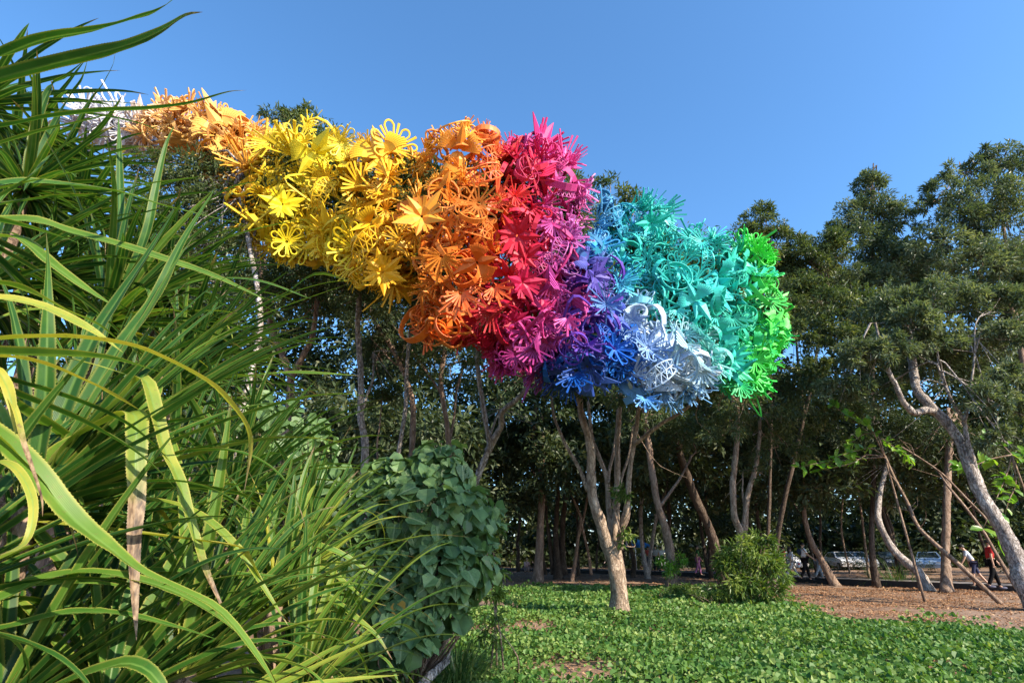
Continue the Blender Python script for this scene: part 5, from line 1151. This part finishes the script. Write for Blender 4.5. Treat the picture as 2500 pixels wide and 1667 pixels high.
def grass_clump(label, c, n, L, spread):
    g = G(); c = np.asarray(c, float); k = n
    for _ in range(n):
        az = rng.uniform(0, 6.28); d = np.array([math.cos(az), math.sin(az), 0]); b = c + d*rng.uniform(0, spread); b[2] = hgt(b[0], b[1])
        l = L*rng.uniform(.5, 1.1); el = rng.uniform(.5, 1.45); P = [b]; v = d*math.cos(el) + np.array([0, 0, math.sin(el)])
        for q in range(5): v = nrm(v + np.array([0, 0, -.22 - .1*q]) + rng.normal(0, .04, 3)); P.append(P[-1] + v*l/5)
        P = np.array(P); S = nrm(np.cross(v, [0, 0, 1])); w_ = .009*np.array([1, 1, .9, .7, .4, .05])[:, None]
        V = np.concatenate([P - S*w_, P + S*w_]); i = np.arange(5)[:, None]; g.add(V, np.concatenate([i, i+1, i+7, i+6], 1), tint=np.clip(rng.normal(.4, .25), 0, 1))
    return tag(g.obj('grass_clump', M['grass']), label, 'grass')
grass_clump('drooping long bladed grass clump at the foot of the heart leafed bush', at(1120, 1640, 8.0), 260, .95, .35)
grass_clump('dark grass clump low between the screw pine and the broken branch', at(985, 1680, 7.4), 160, .8, .4)
grass_clump('tall strappy grass behind the straight red brown trunk', (at(2290, 1400, 27)[0], 30, 0), 220, 2.2, 1.2)

g = G(); P = catmull(np.array([at(1010, 1690, 7.3), at(1050, 1650, 7.4), at(1085, 1618, 7.5), at(1092, 1608, 7.5)]), 10); P[:, 2] = np.maximum(P[:, 2], .02)
g.tube(P, np.linspace(.055, .04, 10), 9, rough=.15)
for _ in range(5): g.tube(np.array([P[-2], P[-1] + (P[-1] - P[-3])*rng.uniform(.2, .9) + rng.normal(0, .02, 3)]), [.025, .004], 5)
tag(g.obj('broken_branch', M['bark_white'], smooth=True), 'pale broken branch stump poking out of the grass at the bottom', 'branch')

def leafy_shrub(name, label, base_px, Y, blobs, mat, n, L, W, stems=7, cat='shrub', tshift=0.0):
    b = at(*base_px, Y); b[2] = b[2] if cat == 'foliage' else 0; t = thing(name, label, cat, b); B = [px_blob(q) for q in blobs]; g = G()
    for c, r in B:
        for _ in range(stems):
            e = np.asarray(c) + nrm(rng.normal(size=3))*np.asarray(r)*.9; bb = b + np.array([rng.normal(0, .12), rng.normal(0, .1), -.03])
            g.tube(catmull(np.array([bb, (bb*.45 + e*.55) + rng.normal(0, .08, 3), e]), 7), np.linspace(.018, .004, 7), 5)
    g.obj('stem', M['bark_brown'], t, smooth=True)
    c = G(); crown_leaves(c, B, n, L, W, shell=.3, sub=.4, droop=.55, tshift=tshift); o = c.obj('foliage', M[mat], t); o['kind'] = 'stuff'
    return t
leafy_shrub('round_shrub', 'round sunlit shrub with narrow yellow green leaves at the edge of the clearing', (1840, 1480), 18.6,
            [(1820, 1370, 18.4, 62, 48), (1870, 1390, 18.4, 45, 55), (1800, 1430, 18.2, 50, 40), (1860, 1445, 18.2, 50, 32), (1855, 1325, 18.7, 30, 32), (1775, 1390, 18.6, 36, 34)], 'leaf_shrub', 3600, .22, .05)
leafy_shrub('low_bush', 'low twiggy brownish bush left of the round sunlit shrub', (1735, 1485), 18.0, [(1735, 1468, 18, 40, 22), (1700, 1462, 18.4, 36, 18)], 'leaf_shrub', 900, .10, .03, 14, tshift=-.1)
leafy_shrub('low_bush', 'low green bush below the leaning tree with the vine leafed foot', (1650, 1462), 20.5, [(1640, 1448, 20.5, 44, 16), (1690, 1450, 20.5, 40, 18)], 'leaf_shrub', 1100, .11, .03, 10)
leafy_shrub('low_bush', 'low reddish bush at the foot of the dark slanting tree', (1770, 1450), 22.0, [(1775, 1436, 22, 40, 18)], 'leaf_dry', 700, .12, .035, 10)
leafy_shrub('climbing_vine', 'light green vine climbing the foot of the leaning brown tree', (1645, 1440), 23.6, [(1650, 1400, 23.6, 18, 40), (1622, 1390, 23.5, 14, 36), (1662, 1372, 23.7, 14, 26)], 'leaf_lime', 700, .13, .05, 3, 'vine')
leafy_shrub('sprout', 'tuft of fresh leaves sprouting from the middle of the many-stemmed tree', (1516, 1300), 14.6, [(1508, 1205, 14.6, 28, 26), (1525, 1225, 14.6, 18, 22)], 'leaf_shrub', 230, .16, .045, 2, 'foliage')
leafy_shrub('sprout', 'lower tuft of fresh leaves on the right stem of the many-stemmed tree', (1520, 1330), 14.5, [(1530, 1318, 14.5, 18, 24)], 'leaf_shrub', 120, .15, .045, 2, 'foliage')
leafy_shrub('green_weed', 'bright leafy weed at the right edge of the heart leafed bush', (1215, 1480), 8.6, [(1214, 1310, 8.5, 18, 50), (1212, 1400, 8.5, 18, 50), (1205, 1490, 8.5, 26, 50), (1190, 1560, 8.4, 40, 40)], 'leaf_shrub', 520, .12, .03, 1)

# bright big-leaved branches on the right
def big_leaf_branch(label, paths, Y, n, size, root_px):
    b = at(*root_px, Y); t = thing('broad_leaf_sapling', label, 'sapling', (b[0], b[1], 0)); g = G(); tips = []
    g.tube(catmull(np.array([(b[0] + .2, b[1], -.05), (b[0] + .1, b[1], b[2]*.5), b]), 9), np.linspace(.05, .03, 9), 7, rough=.06)
    for pth in paths:
        P = catmull(np.array([b] + [at(x, y, Y + rng.normal(0, .3)) for x, y in pth]), 16); g.tube(P, np.linspace(.026, .006, 16), 6)
        for i in range(5, 16): tips.append((P[i], nrm(P[i] - P[i-1])))
    g.obj('branch', M['bark_brown'], t, smooth=True); mesh_ = []
    for tv in (.2, .5, .8):
        gg = G(); gg.leaves(np.zeros((1, 3)), np.array([[0, 1.0, 0]]), np.array([[0, 0, 1.0]]), 1.0, .55, fold=.12, droop=.15, six=True, tint=np.array([tv])); me = gg.mesh('leaf'); me.materials.append(M['leaf_lime']); mesh_.append(me)
    for _ in range(n):
        p, d = tips[rng.integers(0, len(tips))]; A = nrm(d*.5 + rng.normal(0, .7, 3) + np.array([0, 0, .1])); N = nrm(rng.normal(0, .4, 3) + np.array([0, -.4, 1])); N = nrm(N - A*(N @ A)); S = np.cross(A, N); s = size*rng.uniform(.6, 1.2)
        mt = Matrix.Identity(4)
        for q in range(3): mt[q][0], mt[q][1], mt[q][2], mt[q][3] = S[q]*s, A[q]*s, N[q]*s, p[q]
        o = bpy.data.objects.new('leaf', mesh_[rng.integers(0, 3)]); COL.objects.link(o); o.matrix_basis = mt; attach(o, t)
big_leaf_branch('sapling spreading bright lime leaves left of the big leaning white trunk', [[(2120, 1110), (2080, 1130), (2040, 1140), (1995, 1150)], [(2130, 1095), (2090, 1100), (2040, 1115)], [(2150, 1070), (2180, 1090), (2215, 1110), (2230, 1135)], [(2140, 1060), (2110, 1060), (2070, 1085)], [(2120, 1040), (2060, 1010), (2030, 985)], [(2100, 1120), (2000, 1130), (1950, 1140)]], 20.0, 150, .34, (2160, 1115))
big_leaf_branch('sapling with dark green broad leaves behind the big leaning white trunk', [[(2420, 1120), (2380, 1135), (2340, 1140)], [(2460, 1150), (2440, 1200), (2400, 1290)], [(2480, 1180), (2460, 1230), (2440, 1330)], [(2490, 1120), (2500, 1100)], [(2440, 1080), (2400, 1060)]], 19.0, 130, .36, (2470, 1110))

# unseen tree added to darken the bush and the left of the clearing

# ================================================================== PEOPLE on and beside the boardwalk
CLOTH = {}
def cloth(c):
    if c not in CLOTH: CLOTH[c] = mat_plain('cloth %d' % len(CLOTH), c, .9, 0, .15, 14, .2, .1)
    return CLOTH[c]
SKIN = mat_plain('skin', (0.48, 0.29, 0.20), .55, 0, .08, 8); HAIR = mat_plain('black hair', (0.012, 0.010, 0.010), .5, 0, .3, 30)

def skin_mesh(name, verts, edges, radii, levels=1):
    me = bpy.data.meshes.new(name); me.from_pydata([tuple(v) for v in verts], edges, [])
    ob = bpy.data.objects.new('tmp', me); COL.objects.link(ob)
    sk = ob.modifiers.new('skin', 'SKIN'); sk.use_smooth_shade = True
    if not me.skin_vertices: me.attributes.update() if hasattr(me.attributes, 'update') else None
    sd = me.skin_vertices[0].data
    for i, r in enumerate(radii): sd[i].radius = (r, r) if not isinstance(r, tuple) else r
    sd[0].use_root = True
    ss = ob.modifiers.new('sub', 'SUBSURF'); ss.levels = levels
    dg = bpy.context.evaluated_depsgraph_get(); dg.update()
    out = bpy.data.meshes.new_from_object(ob.evaluated_get(dg)); out.name = name
    bpy.data.objects.remove(ob); return out

def person(label, pos, heading, height=1.68, shirt=(.6, .6, .62), trousers=(.02, .02, .025), shorts=False, stride=.35, lean=0.0, arms=(.3, -.3), bendarm=.3, crouch=0.0, long_hair=False, shoes=(.03, .03, .03), bag=None, hat=None, group='visitors walking the boardwalk'):
    k = height / 1.70
    def leg(s, a):
        hip = np.array([0, s*.09, .92]); kb = .25 + .2*max(0, -a)
        knee = hip + .44*np.array([math.sin(a), 0, -math.cos(a)]); b = a - kb*(1 if a < 0 else .35)
        ank = knee + .42*np.array([math.sin(b), 0, -math.cos(b)]); toe = ank + np.array([.15, s*.02, -.05]); return hip, knee, ank, toe
    def leg_c(s):
        hip = np.array([0, s*.10, .30]); knee = np.array([.36, s*.16, .46]); ank = np.array([.16, s*.13, .07]); return hip, knee, ank, ank + np.array([.17, s*.02, -.03])
    L_, R_ = (leg(1, stride), leg(-1, -stride)) if not crouch else (leg_c(1), leg_c(-1))
    hz = L_[0][2]; low = min(L_[2][2], R_[2][2]) - .06
    def tors(x, y, z):
        v = np.array([x, y, z]); c, s = math.cos(lean), math.sin(lean); return np.array([v[0]*c + v[2]*s, v[1], -v[0]*s + v[2]*c]) + np.array([0, 0, hz])
    pel, wai, che, nb, nt_, hm, ht = tors(0, 0, .04), tors(.0, 0, .18), tors(.01, 0, .38), tors(0, 0, .53), tors(.01, 0, .60), tors(.035, 0, .68), tors(.03, 0, .765)
    def arm(s, a):
        sh = tors(0, s*.175, .49); el = sh + .29*np.array([math.sin(a + lean*.4), s*.12, -math.cos(a)]); wr = el + .25*np.array([math.sin(a + bendarm), s*.02, -math.cos(a + bendarm)]); return sh, el, wr, wr + .09*nrm(wr - el)
    aL, aR = arm(1, arms[0]), arm(-1, arms[1])
    V = [pel, wai, che, nb, nt_, hm, ht, *aL, *aR, *L_, *R_]
    Ed = [(0,1),(1,2),(2,3),(3,4),(4,5),(5,6),(2,7),(7,8),(8,9),(9,10),(2,11),(11,12),(12,13),(13,14),(0,15),(15,16),(16,17),(17,18),(0,19),(19,20),(20,21),(21,22)]
    rad = [.125,.11,.125,.065,.05,.088,.06,.055,.042,.030,.034,.055,.042,.030,.034,.085,.058,.040,.034,.085,.058,.040,.034]
    def fin(v): 
        v = np.asarray(v, float) - np.array([0, 0, low]); return v*k
    t = thing('person', label, 'person', pos, group)
    M4 = Matrix.Translation(Vector([float(v) for v in pos])) @ Matrix.Rotation(heading, 4, 'Z')
    def put(name, me, mat):
        me.transform(M4); me.materials.clear(); o = link(name, me, mat, t); return o
    me = skin_mesh('body', [fin(v) for v in V], Ed, [r*k for r in rad])
    bm = bmesh.new(); bm.from_mesh(me)
    g = G()
    for hand, wr in ((aL[3], aL[2]), (aR[3], aR[2])):      # five fingers a hand
        d = nrm(hand - wr)
        for q, (off, ln) in enumerate(((-.026, .06), (-.009, .07), (.009, .068), (.026, .055))):
            b0 = hand + np.array([0, 0, 0]) + np.array([off, 0, 0]); g.tube(np.array([fin(b0), fin(b0 + d*ln*.6), fin(b0 + d*ln + np.array([.012, 0, 0]))]), [.009*k, .008*k, .006*k], 5)
        g.tube(np.array([fin(hand - d*.03), fin(hand + np.array([.04, 0, -.01])), fin(hand + np.array([.055, 0, -.04]))]), [.011*k, .010*k, .007*k], 5)
    nose = tors(.125, 0, .675); g.tube(np.array([fin(tors(.10, 0, .70)), fin(nose), fin(tors(.105, 0, .655))]), [.010, .016, .012], 5)
    for s in (-1, 1): g.ball(fin(tors(.03, s*.085, .68)), .022, 6, 5)
    tm = g.mesh('x'); bm.from_mesh(tm); bm.to_mesh(me); bm.free(); bpy.data.meshes.remove(tm)
    put('body', me, SKIN)
    sleeve = lambda a: a[0] + (a[1] - a[0])*.75
    sv_ = [wai*.35 + pel*.65, wai, che, nb*.75 + che*.25, aL[0], sleeve(aL), aR[0], sleeve(aR)]
    put('shirt', skin_mesh('shirt', [fin(v) for v in sv_], [(0,1),(1,2),(2,3),(2,4),(4,5),(2,6),(6,7)], [.148*k,.138*k,.15*k,.085*k,.075*k,.062*k,.075*k,.062*k]), cloth(shirt))
    cut = .62 if shorts else 1.0
    def lo(l): return (l[0]*(1-cut*.5) + l[1]*cut*.5, l[1]) if shorts else (l[1], l[1] + (l[2] - l[1])*.95)
    a1, a2 = lo(L_); b1, b2 = lo(R_)
    put('trousers', skin_mesh('trousers', [fin(v) for v in (pel, L_[0], a1, a2, R_[0], b1, b2)], [(0,1),(1,2),(2,3),(0,4),(4,5),(5,6)], [.14*k,.10*k,.078*k,.064*k,.10*k,.078*k,.064*k]), cloth(trousers))
    g = G(); hc = tors(.015, 0, .70); g.ball(fin(hc), np.array([.112, .104, .115])*k, 12, 8, -.15)
    if long_hair: g.ball(fin(tors(-.05, 0, .60)), np.array([.075, .095, .17])*k, 10, 8)
    put('hair', g.mesh('hair', True), HAIR if hat is None else cloth(hat))
    for l in (L_, R_):
        g = G(); c = l[2]*.45 + l[3]*.55; g.ball(fin(c + np.array([0, 0, -.012])), np.array([.135, .052, .05])*k, 10, 7); put('shoe', g.mesh('shoe', True), cloth(shoes))
    for bc, off, sz in (bag or []):
        g = G(); g.ball(fin(tors(*off)), np.array(sz)*k, 10, 8, -.8); put('bag', g.mesh('bag', True), cloth(bc))
    return t
def on_deck(px, py): return atz(px, py, DECK_Z + .005)
def on_soil(px, py):
    p = atz(px, py, 0); p[2] = hgt(p[0], p[1]); return p
person('walker in white shirt and pale trousers carrying a white and red bag', on_deck(1938, 1412), .15, 1.62, (.62, .66, .72), (.55, .52, .50), stride=.5, arms=(.2, -.5), long_hair=True, bag=[((.72, .70, .70), (.22, -.28, -.12), (.12, .07, .17)), ((.5, .05, .06), (.22, -.345, -.07), (.06, .02, .06))])
person('walker in white T-shirt and black trousers with a dark hip bag', on_deck(1972, 1416), -.2, 1.74, (.62, .66, .70), (.012, .012, .014), stride=.22, arms=(.15, .55), bag=[((.02, .02, .03), (.14, -.06, .12), (.08, .12, .08)), ((.03, .05, .09), (-.18, .0, .38), (.09, .14, .17))])
person('walker in grey trousers half hidden by the leaning brown trunk', on_deck(2004, 1413), .2, 1.66, (.03, .03, .035), (.26, .28, .30), stride=.3)
person('walker in dark shorts at the left of the strolling group, beside the shrub', on_deck(1906, 1411), .1, 1.60, (.05, .055, .07), (.02, .025, .04), shorts=True, stride=.2, shoes=(.5, .5, .5), long_hair=True)
person('walker in orange red top behind the walkers in white', on_deck(1920, 1403), .1, 1.6, (.55, .13, .06), (.04, .04, .05), stride=.25)
person('visitor in light grey shirt leaning forward near the big white trunk', on_deck(2392, 1432), 2.6, 1.66, (.42, .46, .54), (.04, .045, .09), shorts=True, stride=.25, lean=.35)
person('visitor in dark red shirt and black trousers beside the big white trunk', on_deck(2436, 1436), -.3, 1.78, (.42, .03, .03), (.008, .008, .009), stride=.2, lean=.12, shoes=(.1, .1, .14))
person('visitor in grey shirt standing just left of the leaning vine-footed tree', on_deck(1604, 1396), -1.5, 1.7, (.40, .42, .44), (.02, .025, .04), stride=.08)
person('visitor in pale shirt right behind the grey shirted one', on_deck(1617, 1393), -1.3, 1.62, (.55, .60, .62), (.05, .06, .09), stride=.1)
person('visitor in red top half hidden by the crossing pale stems', on_deck(1586, 1394), -1.6, 1.64, (.5, .10, .09), (.08, .08, .1), stride=.1)
person('visitor in pink trousers and dark shoes left of the dark slanting tree', on_deck(1708, 1404), -.1, 1.66, (.05, .14, .05), (.42, .16, .30), stride=.18)
person('crouching visitor in navy and white at the gnarled trunks', on_soil(1411, 1402), -2.0, 1.66, (.06, .09, .16), (.60, .58, .55), crouch=1, lean=.6, arms=(.7, .7), group='visitors resting at the boardwalk')
person('visitor in white and pink crouching left of the straight grey brown trunk', on_soil(1284, 1399), 1.2, 1.62, (.62, .40, .40), (.25, .2, .2), crouch=1, lean=.4, arms=(.6, .5), hat=(.45, .3, .2), group='visitors resting at the boardwalk')

# ================================================================== PARKED CARS in the shade behind the wood
GLASS = mat_plain('car glass', (0.02, 0.03, 0.035), .08, 0, .1, 3, 0, .8); TYRE = mat_plain('tyre rubber', (0.02, 0.02, 0.02), .85); RIM = mat_plain('alloy rim', (.5, .5, .52), .3, .8)
LAMP = mat_plain('headlamp glass', (.7, .72, .74), .1); TAIL = mat_plain('tail lamp', (.35, .02, .02), .2)
def car(label, X, Y, rz, col, van=False):
    t = thing('parked_car' if not van else 'parked_van', label, 'car' if not van else 'van', (X, Y, 0), 'vehicles parked behind the wood')
    ca, sa = math.cos(rz), math.sin(rz)
    def tf(V): V = np.asarray(V, float); return np.stack([X + V[:, 0]*ca - V[:, 1]*sa, Y + V[:, 0]*sa + V[:, 1]*ca, V[:, 2]], 1)
    paint_ = mat_plain('car paint', col, .25, .2, .05, 2, 0, .6)
    if van: prof = [(-2.4, .35, .8), (-2.45, .9, .88), (-2.35, 1.95, .78), (-1.0, 2.05, .76), (.9, 2.02, .76), (1.7, 1.3, .84), (2.35, 1.0, .86), (2.42, .5, .84), (2.3, .3, .8)]
    else: prof = [(-2.1, .35, .78), (-2.18, .75, .84), (-2.0, 1.0, .82), (-1.35, 1.42, .62), (.1, 1.46, .60), (.95, 1.02, .80), (1.95, .86, .80), (2.15, .6, .80), (2.08, .32, .76)]
    n = len(prof); V = [(x, s*w_, z) for s in (-1, 1) for x, z, w_ in prof]; g = G()
    i = np.arange(n)[:, None]; k = (i + 1) % n
    g.add(tf(V), [np.concatenate([i, k, k + n, i + n], 1), np.arange(n)[::-1][None], (np.arange(n) + n)[None]]); g.obj('body', paint_, t)
    if van: wins = [((.85, 1.92), (1.62, 1.32), (.5, 1.32), (.5, 1.92)), ((.35, 1.9), (.35, 1.32), (-1.0, 1.32), (-1.0, 1.9))]
    else: wins = [((.05, 1.39), (.78, 1.03), (-.45, 1.03), (-.45, 1.39)), ((-.52, 1.39), (-.52, 1.03), (-1.65, 1.05), (-1.28, 1.36))]
    for s in (-1, 1):
        for q in wins:
            g = G(); ww = [np.interp(z, [1.0, 1.45 if not van else 2.0], [.82, .63] if not van else [.86, .77]) + .012 for _, z in q]; g.add(tf([(x, s*w_, z) for (x, z), w_ in zip(q, ww)]), np.array([[0, 1, 2, 3]])); g.obj('window', GLASS, t)
    g = G(); a, b = prof[4], prof[5]
    def lerp(f, e): return (a[0] + (b[0]-a[0])*f, a[1] + (b[1]-a[1])*f + .012, (a[2] + (b[2]-a[2])*f)*e)
    p, q = lerp(.08, .9), lerp(.93, .9); g.add(tf([(p[0]+.012, -p[2], p[1]), (q[0]+.012, -q[2], q[1]), (q[0]+.012, q[2], q[1]), (p[0]+.012, p[2], p[1])]), np.array([[0, 1, 2, 3]])); g.obj('windscreen', GLASS, t)
    for sx in (-1.3, 1.35):
        for s in (-1, 1):
            g = G(); a_ = np.linspace(0, 2*np.pi, 18, endpoint=False); V = [(sx + .32*math.cos(q), s*y_, .32 + .32*math.sin(q)) for y_ in (.66, .87) for q in a_]; i = np.arange(18)[:, None]; k = (i+1) % 18
            g.add(tf(V), [np.concatenate([i, k, k+18, i+18], 1), np.arange(18)[::-1][None], (np.arange(18)+18)[None]]); wl = g.obj('wheel', TYRE, t)
            g = G(); V = [(sx + .2*math.cos(q), s*.876, .32 + .2*math.sin(q)) for q in a_]; g.add(tf(V), np.arange(18)[None]); g.obj('rim', RIM, wl)
    for s in (-1, 1):
        g = G(); g.box((0, 0, 0), (.12, .34, .13)); v = g.V[0] + np.array([2.06 if not van else 2.36, s*.58, .70 if not van else .82]); g.V[0] = tf(v); g.obj('headlight', LAMP, t)
        g = G(); g.box((0, 0, 0), (.08, .26, .16)); v = g.V[0] + np.array([-2.13 if not van else -2.42, s*.62, .82 if not van else 1.0]); g.V[0] = tf(v); g.obj('tail_light', TAIL, t)
def carx(px, Y): return at(px, 1342, Y)[0]
car('white parked car behind the strolling group', carx(1908, 50), 50, -1.4, (.68, .68, .70))
car('white parked car right of the strolling group, facing the boardwalk', carx(2052, 51), 51, -1.75, (.70, .71, .74))
car('silver parked car beside the white one', carx(2095, 51), 51.5, -1.7, (.45, .48, .52))
car('pale blue parked car left of the straight red brown trunk', carx(2262, 47), 47, -2.2, (.30, .42, .60))
car('white parked van seen between the crossing pale stems', carx(1588, 56), 56, -1.2, (.72, .73, .75), van=True)
car('dark parked car behind the curving grey trunk', carx(2160, 52), 52, -1.8, (.05, .06, .08))
t = thing('parasol', 'blue parasol glimpsed left of the white van', 'parasol', (carx(1551, 46), 46, 0)); g = G(); g.tube(np.array([(carx(1551, 46), 46, 0), (carx(1551, 46), 46, 2.45)]), [.03, .03], 8); g.obj('pole', RIM, t)
g = G(); a_ = np.linspace(0, 2*np.pi, 9)[:-1]; x0 = carx(1551, 46); V = [(x0, 46, 2.5)] + [(x0 + 1.25*math.cos(q), 46 + 1.25*math.sin(q), 1.95) for q in a_] + [(x0 + 1.25*math.cos(q), 46 + 1.25*math.sin(q), 1.78) for q in a_]
g.add(V, [np.array([[0, 1 + i, 1 + (i+1) % 8] for i in range(8)]), np.array([[1 + i, 9 + i, 9 + (i+1) % 8, 1 + (i+1) % 8] for i in range(8)])]); g.obj('canopy', cloth((.03, .16, .42)), t)
